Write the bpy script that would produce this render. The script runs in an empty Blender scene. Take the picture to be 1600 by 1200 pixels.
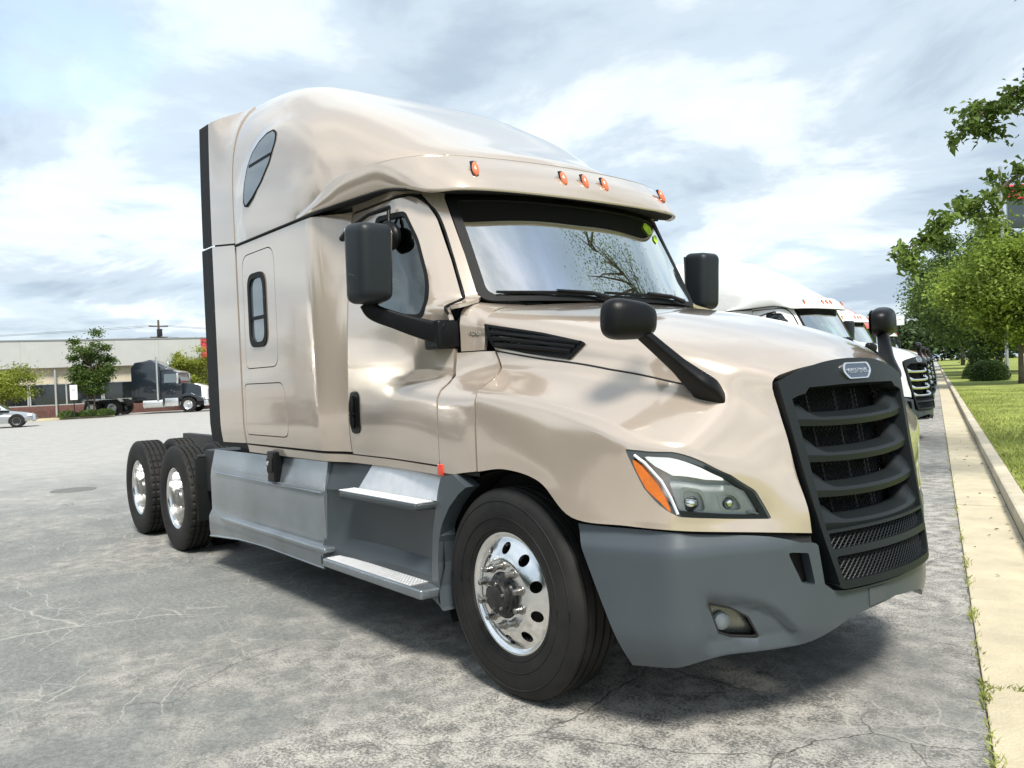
import bpy, bmesh, math, random
import numpy as np
from mathutils import Vector, Matrix
from mathutils.geometry import delaunay_2d_cdt

SC = bpy.context.scene
COL = SC.collection
R = math.radians

# ------------------------------------------------------------------ camera
cd = bpy.data.cameras.new('camera'); cam = bpy.data.objects.new('camera', cd); COL.objects.link(cam)
def cam_matrix(loc, yaw, pitch, roll):
    y, p, r = R(yaw), R(pitch), R(roll)
    f = np.array([math.cos(y)*math.cos(p), math.sin(y)*math.cos(p), math.sin(p)])
    a = np.array([math.sin(y), -math.cos(y), 0]); b = np.cross(a, f)
    ra = math.cos(r)*a+math.sin(r)*b; rb = -math.sin(r)*a+math.cos(r)*b
    m = Matrix.Identity(4)
    for i in range(3):
        m[i][0], m[i][1], m[i][2], m[i][3] = ra[i], rb[i], -f[i], loc[i]
    return m
cam.matrix_world = cam_matrix((3.1555, -3.5934, 1.5624), 141.62, -.6407, -2.4823)
cd.sensor_width = 36; cd.lens = 29.05; cd.clip_start = .05; cd.clip_end = 3000
SC.camera = cam
SC.view_settings.view_transform = 'Standard'; SC.view_settings.look = 'None'
SC.view_settings.exposure = EXPOSURE = 1.56; SC.view_settings.gamma = 1
SC.view_settings.use_curve_mapping = False

# ------------------------------------------------------------------ sky and sun
SUN_EL, SUN_DIR = 55, (.90, -.44)          # height, heading towards the sun
wd = bpy.data.worlds.new('World'); SC.world = wd; wd.use_nodes = True
nt = wd.node_tree; nt.nodes.clear()
def N(t, **k):
    n = nt.nodes.new(t)
    for a, b in k.items(): setattr(n, a, b)
    return n
L = lambda a, b: nt.links.new(a, b)
sky = N('ShaderNodeTexSky', sky_type='NISHITA', sun_disc=False)
sky.sun_elevation = R(SUN_EL); sky.sun_rotation = math.atan2(SUN_DIR[0], SUN_DIR[1])
sky.air_density = 1.0; sky.dust_density = 1.5; sky.ozone_density = 1.2
tc = N('ShaderNodeTexCoord'); sep = N('ShaderNodeSeparateXYZ'); L(tc.outputs['Generated'], sep.inputs[0])
za = N('ShaderNodeMath', operation='MAXIMUM'); L(sep.outputs['Z'], za.inputs[0]); za.inputs[1].default_value = 0
zb = N('ShaderNodeMath', operation='ADD'); L(za.outputs[0], zb.inputs[0]); zb.inputs[1].default_value = .16
dx = N('ShaderNodeMath', operation='DIVIDE'); L(sep.outputs['X'], dx.inputs[0]); L(zb.outputs[0], dx.inputs[1])
dy = N('ShaderNodeMath', operation='DIVIDE'); L(sep.outputs['Y'], dy.inputs[0]); L(zb.outputs[0], dy.inputs[1])
cv = N('ShaderNodeCombineXYZ'); L(dx.outputs[0], cv.inputs[0]); L(dy.outputs[0], cv.inputs[1])
def noise(scale, detail, rough, dist, off):
    mp = N('ShaderNodeMapping'); mp.inputs['Location'].default_value = off; L(cv.outputs[0], mp.inputs[0])
    n = N('ShaderNodeTexNoise'); L(mp.outputs[0], n.inputs['Vector'])
    n.inputs['Scale'].default_value = scale; n.inputs['Detail'].default_value = detail
    n.inputs['Roughness'].default_value = rough; n.inputs['Distortion'].default_value = dist
    return n.outputs['Fac']
def ramp(fac, pts):
    r = N('ShaderNodeValToRGB'); L(fac, r.inputs[0]); e = r.color_ramp.elements
    while len(e) < len(pts): e.new(.5)
    for i, (p, c) in enumerate(pts): e[i].position = p; e[i].color = (*c, 1)
    r.color_ramp.interpolation = 'EASE'
    return r.outputs[0]
cover = ramp(noise(.80, 9, .56, .35, (3.1, 1.7, 0)), [(.30, (.25,)*3), (.43, (.9,)*3), (.55, (1, 1, 1))])
tone = ramp(noise(1.05, 9, .57, .45, (7.3, 4.4, 2.0)), [(.38, (.28, .345, .415)), (.49, (.38, .445, .505)), (.57, (.52, .58, .62)), (.69, (.60, .645, .665))])
cl = N('ShaderNodeVectorMath', operation='SCALE'); L(tone, cl.inputs[0]); cl.inputs['Scale'].default_value = 6.3
tint = N('ShaderNodeMix', data_type='RGBA', blend_type='MULTIPLY'); tint.inputs[0].default_value = 1
L(sky.outputs[0], tint.inputs[6]); tint.inputs[7].default_value = (1.5, 1.35, 1.2, 1)
mx = N('ShaderNodeMix', data_type='RGBA'); L(cover, mx.inputs[0]); L(tint.outputs[2], mx.inputs[6]); L(cl.outputs[0], mx.inputs[7])
bg = N('ShaderNodeBackground'); L(mx.outputs[2], bg.inputs[0]); bg.inputs[1].default_value = .1
L(bg.outputs[0], N('ShaderNodeOutputWorld').inputs[0])
sl = bpy.data.lights.new('sun', 'SUN'); so = bpy.data.objects.new('sun', sl); COL.objects.link(so)
sl.energy = 1.9; sl.angle = R(14); sl.color = (1, .95, .87)
_h = math.hypot(*SUN_DIR)
sd = Vector((SUN_DIR[0]/_h*math.cos(R(SUN_EL)), SUN_DIR[1]/_h*math.cos(R(SUN_EL)), math.sin(R(SUN_EL))))
so.rotation_euler = sd.to_track_quat('Z', 'Y').to_euler(); so.location = (0, 0, 30)

# ------------------------------------------------------------------ materials
def mat(name, col, rough=.5, metal=0., coat=0., var=0., vs=6., bump=0., bs=40., spec=.5, col2=None, coat_rough=.04, trans=0.):
    m = bpy.data.materials.new(name); m.use_nodes = True; t = m.node_tree
    b = t.nodes['Principled BSDF']; b.inputs['Base Color'].default_value = (*col, 1)
    b.inputs['Roughness'].default_value = rough; b.inputs['Metallic'].default_value = metal
    b.inputs['Coat Weight'].default_value = coat; b.inputs['Coat Roughness'].default_value = coat_rough
    b.inputs['Specular IOR Level'].default_value = spec
    if trans: b.inputs['Transmission Weight'].default_value = trans
    if var or bump:
        c = t.nodes.new('ShaderNodeTexCoord')
    if var:
        n = t.nodes.new('ShaderNodeTexNoise'); t.links.new(c.outputs['Object'], n.inputs['Vector'])
        n.inputs['Scale'].default_value = vs; n.inputs['Detail'].default_value = 6; n.inputs['Roughness'].default_value = .62
        r = t.nodes.new('ShaderNodeValToRGB'); t.links.new(n.outputs['Fac'], r.inputs[0])
        a = [max(0, x*(1-var)) for x in col]; d = col2 or [min(1, x*(1+var)) for x in col]
        r.color_ramp.elements[0].position = .32; r.color_ramp.elements[1].position = .68
        r.color_ramp.elements[0].color = (*a, 1); r.color_ramp.elements[1].color = (*d, 1)
        t.links.new(r.outputs[0], b.inputs['Base Color'])
        mr = t.nodes.new('ShaderNodeMapRange'); t.links.new(n.outputs['Fac'], mr.inputs[0])
        mr.inputs[3].default_value = max(0, rough-.06); mr.inputs[4].default_value = min(1, rough+.08)
        t.links.new(mr.outputs[0], b.inputs['Roughness'])
    if bump:
        n2 = t.nodes.new('ShaderNodeTexNoise'); t.links.new(c.outputs['Object'], n2.inputs['Vector'])
        n2.inputs['Scale'].default_value = bs; n2.inputs['Detail'].default_value = 3
        bp = t.nodes.new('ShaderNodeBump'); bp.inputs['Strength'].default_value = bump; bp.inputs['Distance'].default_value = .01
        t.links.new(n2.outputs['Fac'], bp.inputs['Height']); t.links.new(bp.outputs[0], b.inputs['Normal'])
    return m
def glass(name, tint, refl=.0, rough=.01):
    m = bpy.data.materials.new(name); m.use_nodes = True; t = m.node_tree; t.nodes.clear()
    tr = t.nodes.new('ShaderNodeBsdfTransparent'); tr.inputs[0].default_value = (*tint, 1)
    gl = t.nodes.new('ShaderNodeBsdfGlossy'); gl.inputs['Roughness'].default_value = rough
    gl.inputs[0].default_value = (.95, 1, .98, 1)
    fr = t.nodes.new('ShaderNodeFresnel'); fr.inputs[0].default_value = 1.55
    ad = t.nodes.new('ShaderNodeMath'); ad.operation = 'MULTIPLY_ADD'; t.links.new(fr.outputs[0], ad.inputs[0])
    ad.inputs[1].default_value = 1.25; ad.inputs[2].default_value = refl; ad.use_clamp = True
    mi = t.nodes.new('ShaderNodeMixShader'); t.links.new(ad.outputs[0], mi.inputs[0])
    t.links.new(tr.outputs[0], mi.inputs[1]); t.links.new(gl.outputs[0], mi.inputs[2])
    o = t.nodes.new('ShaderNodeOutputMaterial'); t.links.new(mi.outputs[0], o.inputs[0])
    return m
M = dict(
    paint=mat('champagne_paint', (.535, .455, .380), .14, .46, 1., .03, 1.2),
    white=mat('white_paint', (.80, .80, .79), .3, 0, 1., .02, 1.5),
    red=mat('red_paint', (.50, .06, .04), .3, 0, 1., .05, 1.5),
    rubber=mat('black_rubber', (.006, .007, .0075), .6, 0, 0, .2, 8, .1, 60, spec=.22),
    tyre=mat('tyre_rubber', (.008, .008, .0082), .66, 0, 0, .3, 3.5, .06, 160, spec=.3, col2=(.022, .021, .019)),
    blackp=mat('black_plastic', (.0045, .005, .0055), .36, 0, 0, .15, 10, .12, 220, spec=.22),
    greyp=mat('dark_grey_plastic', (.050, .063, .073), .40, 0, .25, .06, 2.5, .05, 260, coat_rough=.25),
    grill=mat('grille_plastic', (.009, .0118, .0132), .42, 0, 0, .1, 3, .06, 260, spec=.28),
    skirt=mat('silver_grey_skirt_paint', (.23, .258, .28), .20, .65, .5, .22, 2.2, coat_rough=.08),
    chrome=mat('chrome', (.80, .80, .80), .09, 1., 0, .04, 12),
    alloy=mat('polished_alloy', (.83, .83, .82), .16, 1., 0, .05, 18, .03, 120),
    tread=mat('step_alloy', (.62, .63, .64), .38, .6, 0, .08, 14, .12, 160),
    hub=mat('greasy_hub', (.03, .03, .03), .35, .4, 0, .5, 22),
    nut=mat('nut_steel', (.32, .31, .29), .35, 1., 0, .3, 30),
    frame=mat('frame_black', (.008, .008, .0085), .55, 0, 0, .3, 6, .2, 40),
    seam=mat('seam_black', (.008, .008, .008), .7),
    glass=glass('windscreen_glass', (.88, .98, .95), .50),
    sglass=glass('side_glass', (.15, .32, .31), .05),
    dglass=mat('smoked_glass', (.10, .125, .14), .06, 0, 1.),
    lens=glass('lamp_lens', (.97, .98, .985), -.06),
    amber=mat('amber_lens', (.62, .15, .008), .22, 0, 1., .12, 30),
    orange=mat('marker_orange', (.72, .16, .06), .25, 0, 1., .12, 40),
    redl=mat('red_reflector', (.65, .05, .02), .3, 0, 1.),
    bowl=mat('lamp_bowl', (.72, .75, .77), .35, 0, 0, .1, 12),
    refl=mat('lamp_reflector', (.9, .9, .9), .08, 1.),
    lampw=mat('lamp_white_and_glint', (.66, .69, .71), .2, 0, 1.),
    trim=mat('interior_grey', (.30, .32, .31), .7, 0, 0, .12, 5),
    dash=mat('dashboard_black', (.022, .023, .023), .75, spec=.2),
    shade=mat('sunshade_black', (.006, .006, .007), .9),
    curtain=mat('sleeper_curtain', (.11, .115, .115), .9, 0, 0, .2, 4),
    lime=mat('lime_marker', (.42, .62, .03), .6, 0, 0, .4, 30),
    navy=mat('badge_navy', (.02, .035, .07), .3, 0, .8),
    fog=mat('fog_reflector', (.30, .31, .29), .25, .6, 0, .1, 14),
    core=mat('radiator_core', (.006, .0065, .0065), .7, 0, 0, .5, 40, .6, 120),
)

# ------------------------------------------------------------------ mesh helpers
def obj(name, verts, faces, m, parent=None, smooth=True, loc=None):
    me = bpy.data.meshes.new(name); me.from_pydata([tuple(map(float, v)) for v in verts], [], [tuple(map(int, f)) for f in faces])
    me.validate(); me.materials.append(m)
    if smooth is True: me.polygons.foreach_set('use_smooth', [True]*len(me.polygons))
    elif smooth is not False and smooth is not None:
        me.polygons.foreach_set('use_smooth', list(smooth))
    me.update()
    o = bpy.data.objects.new(name, me); COL.objects.link(o)
    if parent is not None: o.parent = parent
    if loc is not None: o.location = loc
    return o
def from_bm(name, bm, m, parent=None, smooth=False, loc=None, angle=None):
    bmesh.ops.recalc_face_normals(bm, faces=bm.faces)
    me = bpy.data.meshes.new(name); bm.to_mesh(me); bm.free(); me.materials.append(m)
    if smooth: me.polygons.foreach_set('use_smooth', [True]*len(me.polygons))
    if smooth and angle:
        me.set_sharp_from_angle(angle=R(angle))
    o = bpy.data.objects.new(name, me); COL.objects.link(o)
    if parent is not None: o.parent = parent
    if loc is not None: o.location = loc
    return o
def empty(name, parent=None, loc=(0, 0, 0), rz=0):
    o = bpy.data.objects.new(name, None); COL.objects.link(o); o.location = loc; o.rotation_euler = (0, 0, rz)
    if parent is not None: o.parent = parent
    o.empty_display_size = .2
    return o
def tag(o, label=None, cat=None, group=None, kind=None):
    for k, v in (('label', label), ('category', cat), ('group', group), ('kind', kind)):
        if v: o[k] = v
    return o
def bx(bm, x0, x1, y0, y1, z0, z1, bev=0., seg=2):
    r = bmesh.ops.create_cube(bm, size=1)
    vs = r['verts']
    for v in vs: v.co = Vector(((x0+x1)/2+v.co.x*(x1-x0), (y0+y1)/2+v.co.y*(y1-y0), (z0+z1)/2+v.co.z*(z1-z0)))
    if bev:
        es = list({e for v in vs for e in v.link_edges})
        bmesh.ops.bevel(bm, geom=es, offset=bev, segments=seg, affect='EDGES', profile=.6)
def box(name, x0, x1, y0, y1, z0, z1, m, parent=None, bev=.01, seg=2):
    bm = bmesh.new(); bx(bm, x0, x1, y0, y1, z0, z1, bev, seg)
    return from_bm(name, bm, m, parent, bool(bev), angle=40 if bev else None)
def tube_geo(path, rad, n=8, closed=False, up=(0, 0, 1), flat=1., sq=1.):
    P = np.array(path, float); k = len(P)
    rad = np.broadcast_to(np.array(rad, float), (k,))
    T = np.gradient(P, axis=0) if not closed else np.roll(P, -1, 0)-np.roll(P, 1, 0)
    T /= np.linalg.norm(T, axis=1)[:, None]+1e-12
    U = np.cross(T, np.array(up, float)); ln = np.linalg.norm(U, axis=1)
    U[ln < 1e-3] = np.cross(T[ln < 1e-3], (1., 0.01, 0)); U /= np.linalg.norm(U, axis=1)[:, None]
    V = np.cross(U, T); a = np.arange(n)*2*np.pi/n
    C1 = np.sign(np.cos(a))*np.abs(np.cos(a))**sq; S1 = np.sign(np.sin(a))*np.abs(np.sin(a))**sq
    vs = (P[:, None]+rad[:, None, None]*(C1[None, :, None]*U[:, None]*flat+S1[None, :, None]*V[:, None])).reshape(-1, 3)
    fs = []
    for i in range(k if closed else k-1):
        j = (i+1) % k
        for q in range(n): fs.append((i*n+q, i*n+(q+1) % n, j*n+(q+1) % n, j*n+q))
    if not closed:
        fs.append(tuple(range(n-1, -1, -1))); fs.append(tuple((k-1)*n+q for q in range(n)))
    return vs, fs
def tube(name, path, rad, m, parent=None, n=8, closed=False, up=(0, 0, 1), flat=1., sq=1.):
    v, f = tube_geo(path, rad, n, closed, up, flat, sq)
    o = obj(name, v, f, m, parent); o.data.set_sharp_from_angle(angle=R(60)); return o
def lathe(name, prof, m, parent=None, n=64, loc=None, angle=35, arc=None, wave=None):
    """prof: list of (radius, y); turns about the y axis"""
    a = np.linspace(0, 2*np.pi, n, endpoint=False) if arc is None else np.linspace(arc[0], arc[1], n)
    pr = np.array(prof, float); k = len(pr)
    r = np.repeat(pr[None, :, 0], n, 0)
    if wave is not None: r = wave(r, a, pr)
    v = np.stack([r*np.cos(a)[:, None], np.repeat(pr[None, :, 1], n, 0), r*np.sin(a)[:, None]], -1).reshape(-1, 3)
    f = []
    for i in range(n if arc is None else n-1):
        j = (i+1) % n
        for q in range(k-1): f.append((i*k+q, i*k+q+1, j*k+q+1, j*k+q))
    o = obj(name, v, f, m, parent, loc=loc)
    bm = bmesh.new(); bm.from_mesh(o.data); bmesh.ops.remove_doubles(bm, verts=bm.verts, dist=1e-5)
    bmesh.ops.recalc_face_normals(bm, faces=bm.faces); bm.to_mesh(o.data); bm.free()
    o.data.polygons.foreach_set('use_smooth', [True]*len(o.data.polygons))
    o.data.set_sharp_from_angle(angle=R(angle)); return o
def resample(poly, step, closed=True):
    P = np.array(poly, float); out = []
    n = len(P)
    for i in range(n if closed else n-1):
        a, b = P[i], P[(i+1) % n]; d = np.linalg.norm(b-a); k = max(1, int(math.ceil(d/step)))
        for t in range(k): out.append(a+(b-a)*t/k)
    if not closed: out.append(P[-1])
    return np.array(out)
def rpoly(pts, rad, n=6):
    """polygon with rounded corners; rad a number or one per corner"""
    P = np.array(pts, float); k = len(P); out = []
    for i in range(k):
        r = rad[i] if hasattr(rad, '__len__') else rad
        p, a, b = P[i], P[i-1], P[(i+1) % k]
        if r <= 0: out.append(p); continue
        da, db = a-p, b-p; la, lb = np.linalg.norm(da), np.linalg.norm(db); da, db = da/la, db/lb
        ang = math.acos(max(-1, min(1, float(da@db)))); t = min(r/max(1e-4, math.tan(ang/2)), la*.48, lb*.48)
        s, e = p+da*t, p+db*t
        for q in range(n+1):
            w = q/n; out.append((1-w)**2*s+2*w*(1-w)*p+w*w*e)
    return np.array(out)
def inside(P, poly):
    x, y = P[:, 0], P[:, 1]; c = np.zeros(len(P), bool); n = len(poly)
    for i in range(n):
        x0, y0 = poly[i]; x1, y1 = poly[(i+1) % n]
        if y0 == y1: continue
        m = ((y0 > y) != (y1 > y)) & (x < (x1-x0)*(y-y0)/(y1-y0)+x0); c ^= m
    return c
def edge_dist(P, poly, sc):
    d = np.full(len(P), 1e9); n = len(poly); P = P*sc
    for i in range(n):
        a = np.array(poly[i])*sc; b = np.array(poly[(i+1) % n])*sc; ab = b-a; l = ab@ab+1e-18
        t = np.clip(((P-a)@ab)/l, 0, 1); d = np.minimum(d, np.linalg.norm(P-a-t[:, None]*ab, axis=1))
    return d
def normals(fn, p, side=1):
    e = 2e-3
    du = fn(p+[e, 0])-fn(p-[e, 0]); dv = fn(p+[0, e])-fn(p-[0, e])
    n = np.cross(du, dv)*side; return n/(np.linalg.norm(n, axis=1)[:, None]+1e-12)
def off(fn, d, side=1):
    return lambda p: fn(p)+normals(fn, p, side)*d
def flat_fn(o, u, v):
    o, u, v = (np.array(t, float) for t in (o, u, v))
    return lambda p: o+p[:, :1]*u+p[:, 1:]*v
def panel(name, fn, outline, m, parent=None, holes=(), step=.06, thick=.02, side=1, sc=(1, 1), lift=0., back=False):
    """sheet over a surface fn(u, v), cut to an outline with holes, with turned-in edges of the given depth"""
    sc = np.array(sc, float)
    loops = []
    for h in [outline]+list(holes):
        h = np.array(h, float)
        A = np.sum(h[:, 0]*np.roll(h[:, 1], -1)-np.roll(h[:, 0], -1)*h[:, 1])
        if A < 0: h = h[::-1]
        loops.append(resample(h*sc, step)/sc)
    mn, mxx = loops[0].min(0), loops[0].max(0)
    gu = np.arange(mn[0], mxx[0], step/sc[0]); gv = np.arange(mn[1], mxx[1], step/sc[1])
    G = np.stack(np.meshgrid(gu+.5*step/sc[0], gv+.5*step/sc[1], indexing='ij'), -1).reshape(-1, 2)
    if len(G):
        k = inside(G, loops[0])
        for h in loops[1:]: k &= ~inside(G, h)
        G = G[k]
    for h in loops:
        if len(G): G = G[edge_dist(G, h, sc) > step*.45]
    pts = np.concatenate(loops+[G]); ed = []; b = 0
    for h in loops:
        n = len(h); ed += [(b+i, b+(i+1) % n) for i in range(n)]; b += n
    vv, ee, ff, *_ = delaunay_2d_cdt([Vector(q*sc) for q in pts], ed, [], 0, 1e-6)
    p = np.array([tuple(v) for v in vv])/sc
    F = np.array([f for f in ff if len(f) == 3]); c = p[F].mean(1)
    k = inside(c, loops[0])
    for h in loops[1:]: k &= ~inside(c, h)
    F = F[k]
    ar = np.cross(p[F[:, 1]]-p[F[:, 0]], p[F[:, 2]]-p[F[:, 0]]); F[ar < 0] = F[ar < 0][:, ::-1]
    ps_ = p*sc; ar = np.abs(np.cross(ps_[F[:, 1]]-ps_[F[:, 0]], ps_[F[:, 2]]-ps_[F[:, 0]])); l2 = np.max([np.sum((ps_[F[:, a]]-ps_[F[:, (a+1) % 3]])**2, 1) for a in range(3)], 0); F = F[ar > l2*.012]
    if side < 0: F = F[:, ::-1]
    P = fn(p); nr = normals(fn, p, side)
    if lift: P = P+nr*lift
    V = [P]; faces = [tuple(f) for f in F]; sm_ = [True]*len(faces); nb = len(P)
    if thick:
        for li, h in enumerate(loops):
            Q = fn(h); q = normals(fn, h, side)
            if lift: Q = Q+q*lift
            n = len(h); V += [Q, Q-q*thick]
            for i in range(n):
                j = (i+1) % n; f = (nb+i, nb+n+i, nb+n+j, nb+j)
                if (li > 0) != (side < 0): f = f[::-1]
                faces.append(f); sm_.append(False)
            nb += 2*n
    if back:
        V.append(P-nr*thick); faces += [tuple(x+nb for x in f[::-1]) for f in F]; sm_ += [True]*len(F)
    return obj(name, np.concatenate(V), faces, m, parent, smooth=sm_)
def mirror(o, parent=None, name=None):
    """a left hand twin of a right hand part, its children too"""
    c = o.copy(); COL.objects.link(c); c.parent = parent if parent is not None else o.parent
    if o.data is not None:
        me = o.data.copy()
        co = np.empty(len(me.vertices)*3); me.vertices.foreach_get('co', co); co[1::3] *= -1; me.vertices.foreach_set('co', co)
        me.flip_normals(); c.data = me
    c.location = (o.location.x, -o.location.y, o.location.z)
    for ch in list(o.children): mirror(ch, c)
    return c
def text(name, body, size, m, parent, mw, ext=.002, sx=1.):
    cu = bpy.data.curves.new(name, 'FONT'); cu.body = body; cu.size = size; cu.extrude = ext; cu.align_x = 'CENTER'; cu.align_y = 'CENTER'
    cu.resolution_u = 3
    t = bpy.data.objects.new(name, cu); COL.objects.link(t); bpy.context.view_layer.update()
    me = bpy.data.meshes.new_from_object(t.evaluated_get(bpy.context.evaluated_depsgraph_get()))
    bpy.data.objects.remove(t); me.materials.clear(); me.materials.append(m); me.name = name
    me.transform(mw @ Matrix.Diagonal((sx, 1, 1, 1)))
    o = bpy.data.objects.new(name, me); COL.objects.link(o); o.parent = parent; return o
def frame_m(o, u, v):
    u, v = Vector(u).normalized(), Vector(v).normalized(); n = u.cross(v).normalized(); v = n.cross(u)
    m = Matrix.Identity(4)
    for i in range(3): m[i][0], m[i][1], m[i][2], m[i][3] = u[i], v[i], n[i], o[i]
    return m

# ------------------------------------------------------------------ surfaces of the truck
def pchip(xk, yk):
    xk = np.array(xk, float); yk = np.array(yk, float)
    h = np.diff(xk); d = np.diff(yk)/h; m = np.zeros(len(xk))
    for i in range(1, len(xk)-1):
        if d[i-1]*d[i] > 0:
            w1 = 2*h[i]+h[i-1]; w2 = h[i]+2*h[i-1]; m[i] = (w1+w2)/(w1/d[i-1]+w2/d[i])
    m[0] = d[0]; m[-1] = d[-1]
    def f(x):
        x = np.clip(np.asarray(x, float), xk[0], xk[-1]); i = np.clip(np.searchsorted(xk, x)-1, 0, len(xk)-2)
        t = (x-xk[i])/h[i]
        return (2*t**3-3*t**2+1)*yk[i]+(t**3-2*t**2+t)*h[i]*m[i]+(-2*t**3+3*t**2)*yk[i+1]+(t**3-t**2)*h[i]*m[i+1]
    return f
def sm(t):
    t = np.clip(t, 0, 1); return t*t*(3-2*t)
# ---- cab and sleeper side, half width over (x, z)
_door = pchip([1.0, 1.15, 1.35, 1.6, 1.9, 2.2, 2.45, 2.7], [1.115, 1.14, 1.15, 1.145, 1.13, 1.105, 1.08, 1.05])
_fend = pchip([1.0, 1.2, 1.44, 1.47, 1.505, 1.545, 1.58, 1.66, 1.83, 1.95, 2.05], [1.2, 1.2, 1.193, 1.18, 1.145, 1.075, 1.03, 1.0, .985, .96, .92])
def S(x, z):
    x = np.asarray(x, float); z = np.asarray(z, float)
    ysl = 1.22-.03*np.clip((1.3-z)/.25, 0, 1)**2
    yd = _door(z)
    xs = -1.25+.45*sm((z-1.50)/.10)
    k = sm((x-xs)/(-.20-xs))*sm((2.0-z)/.25)
    yd = yd*(1-k)+_fend(z)*k
    w = sm((x+1.92)/.29)
    y = ysl*(1-w)+yd*w
    xw = -.485-.315*(z-1.978)/.622
    t = np.clip((x-(xw-.30))/.30, 0, 1.3)
    y = y-(_door(z)-.90)*t**1.75*sm((z-1.93)/.07)
    return y
def side(p):
    return np.stack([p[:, 0], -S(p[:, 0], p[:, 1]), p[:, 1]], 1)
# ---- raised roof dome
_W = pchip([-3.3, -2.2, -1.85, -1.65, -1.3, -1.05, -.90, -.78], [1.22, 1.215, 1.19, 1.13, .97, .76, .53, .0])
_Z0 = pchip([-3.3, -2.2, -1.85, -1.65, -1.3, -1.05, -.90, -.78], [2.665, 2.665, 2.70, 2.80, 2.86, 2.88, 2.88, 2.875])
_ZC = pchip([-3.3, -3, -2.5, -2.0, -1.5, -1.15, -.95, -.86, -.78], [3.94, 3.9, 3.79, 3.54, 3.27, 3.08, 2.985, 2.94, 2.875])
_N = pchip([-3.3, -2., -1.2, -.78], [4.35, 5.2, 2.55, 2])
def dome_y(x, z):
    n = _N(x); r = np.clip((z-_Z0(x))/(_ZC(x)-_Z0(x)), 0, 1)
    return _W(x)*(1-r**n)**(1/n)
def dome_side(p):
    return np.stack([p[:, 0], -dome_y(p[:, 0], p[:, 1]), p[:, 1]], 1)
# ---- bicubic surface through a control net
def net(c):
    c = np.array(c, float)
    def ax(t, n):
        t = np.clip(t, 0, n-1-1e-9); i = np.floor(t).astype(int); return i, t-i
    def cr(p0, p1, p2, p3, t):
        t = t[:, None]
        return .5*(2*p1+(p2-p0)*t+(2*p0-5*p1+4*p2-p3)*t*t+(3*p1-p0-3*p2+p3)*t**3)
    e = np.concatenate([2*c[:1]-c[1:2], c, 2*c[-1:]-c[-2:-1]], 0)
    e = np.concatenate([2*e[:, :1]-e[:, 1:2], e, 2*e[:, -1:]-e[:, -2:-1]], 1)
    def f(p):
        i, s = ax(p[:, 0], c.shape[0]); j, t = ax(p[:, 1], c.shape[1])
        r = [cr(e[i+a, j], e[i+a, j+1], e[i+a, j+2], e[i+a, j+3], t) for a in range(4)]
        return cr(r[0], r[1], r[2], r[3], s)
    return f
_H = [
 [(-.17,1.2,1.09),(.05,1.2,1.115),(.3,1.2,1.075),(.5,1.195,.935),(.75,1.115,.915),(.955,.995,.90),(1.09,.72,.87),(1.195,.462,.84)],
 [(-.17,1.2,1.21),(.07,1.2,1.225),(.36,1.195,1.15),(.58,1.165,1.03),(.78,1.10,.985),(.96,.985,.97),(1.08,.72,.95),(1.185,.468,.945)],
 [(-.17,1.19,1.46),(.08,1.18,1.44),(.34,1.165,1.40),(.6,1.14,1.33),(.8,1.10,1.24),(.96,.99,1.21),(1.06,.78,1.12),(1.15,.485,1.08)],
 [(-.17,1.145,1.505),(.09,1.135,1.485),(.35,1.12,1.445),(.61,1.09,1.385),(.81,1.045,1.305),(.965,.935,1.262),(1.055,.745,1.195),(1.138,.495,1.158)],
 [(-.17,1.03,1.58),(.1,1.02,1.558),(.36,.995,1.52),(.62,.955,1.468),(.82,.895,1.405),(.97,.80,1.35),(1.05,.665,1.295),(1.125,.507,1.245)],
 [(-.22,1.0,1.66),(.08,.975,1.63),(.36,.94,1.60),(.62,.88,1.55),(.82,.80,1.49),(.96,.71,1.44),(1.03,.61,1.40),(1.095,.515,1.36)],
 [(-.34,.99,1.83),(.05,.95,1.77),(.36,.905,1.715),(.62,.84,1.665),(.82,.75,1.605),(.95,.655,1.555),(1.02,.585,1.52),(1.076,.527,1.483)],
 [(-.34,.86,1.92),(.05,.83,1.85),(.36,.78,1.785),(.62,.71,1.72),(.82,.63,1.655),(.95,.55,1.60),(1.03,.49,1.56),(1.095,.43,1.525)],
 [(-.28,.42,1.95),(.05,.41,1.895),(.36,.39,1.835),(.62,.36,1.765),(.82,.31,1.70),(.96,.27,1.64),(1.05,.24,1.59),(1.12,.21,1.555)],
 [(-.24,0,1.955),(.05,0,1.905),(.36,0,1.845),(.62,0,1.775),(.82,0,1.71),(.97,0,1.645),(1.06,0,1.60),(1.135,0,1.567)]]
_H = np.array(_H, float); _H[:, :, 1] *= -1
_Hm = _H[-2::-1].copy(); _Hm[:, :, 1] *= -1
_hood = net(np.concatenate([_H, _Hm], 0))
def hood(p):                                       # u 0 right lip, 8 centre, 16 left lip; v 0 rear, 7 grille
    u = np.where(p[:, 0] > 8, 16-p[:, 0], p[:, 0])
    k = np.where(u < 2, u, np.where(u < 3, 2+(u-2)*2, u+1))
    return _hood(np.stack([np.where(p[:, 0] > 8, 18-k, k), p[:, 1]], 1))
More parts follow.
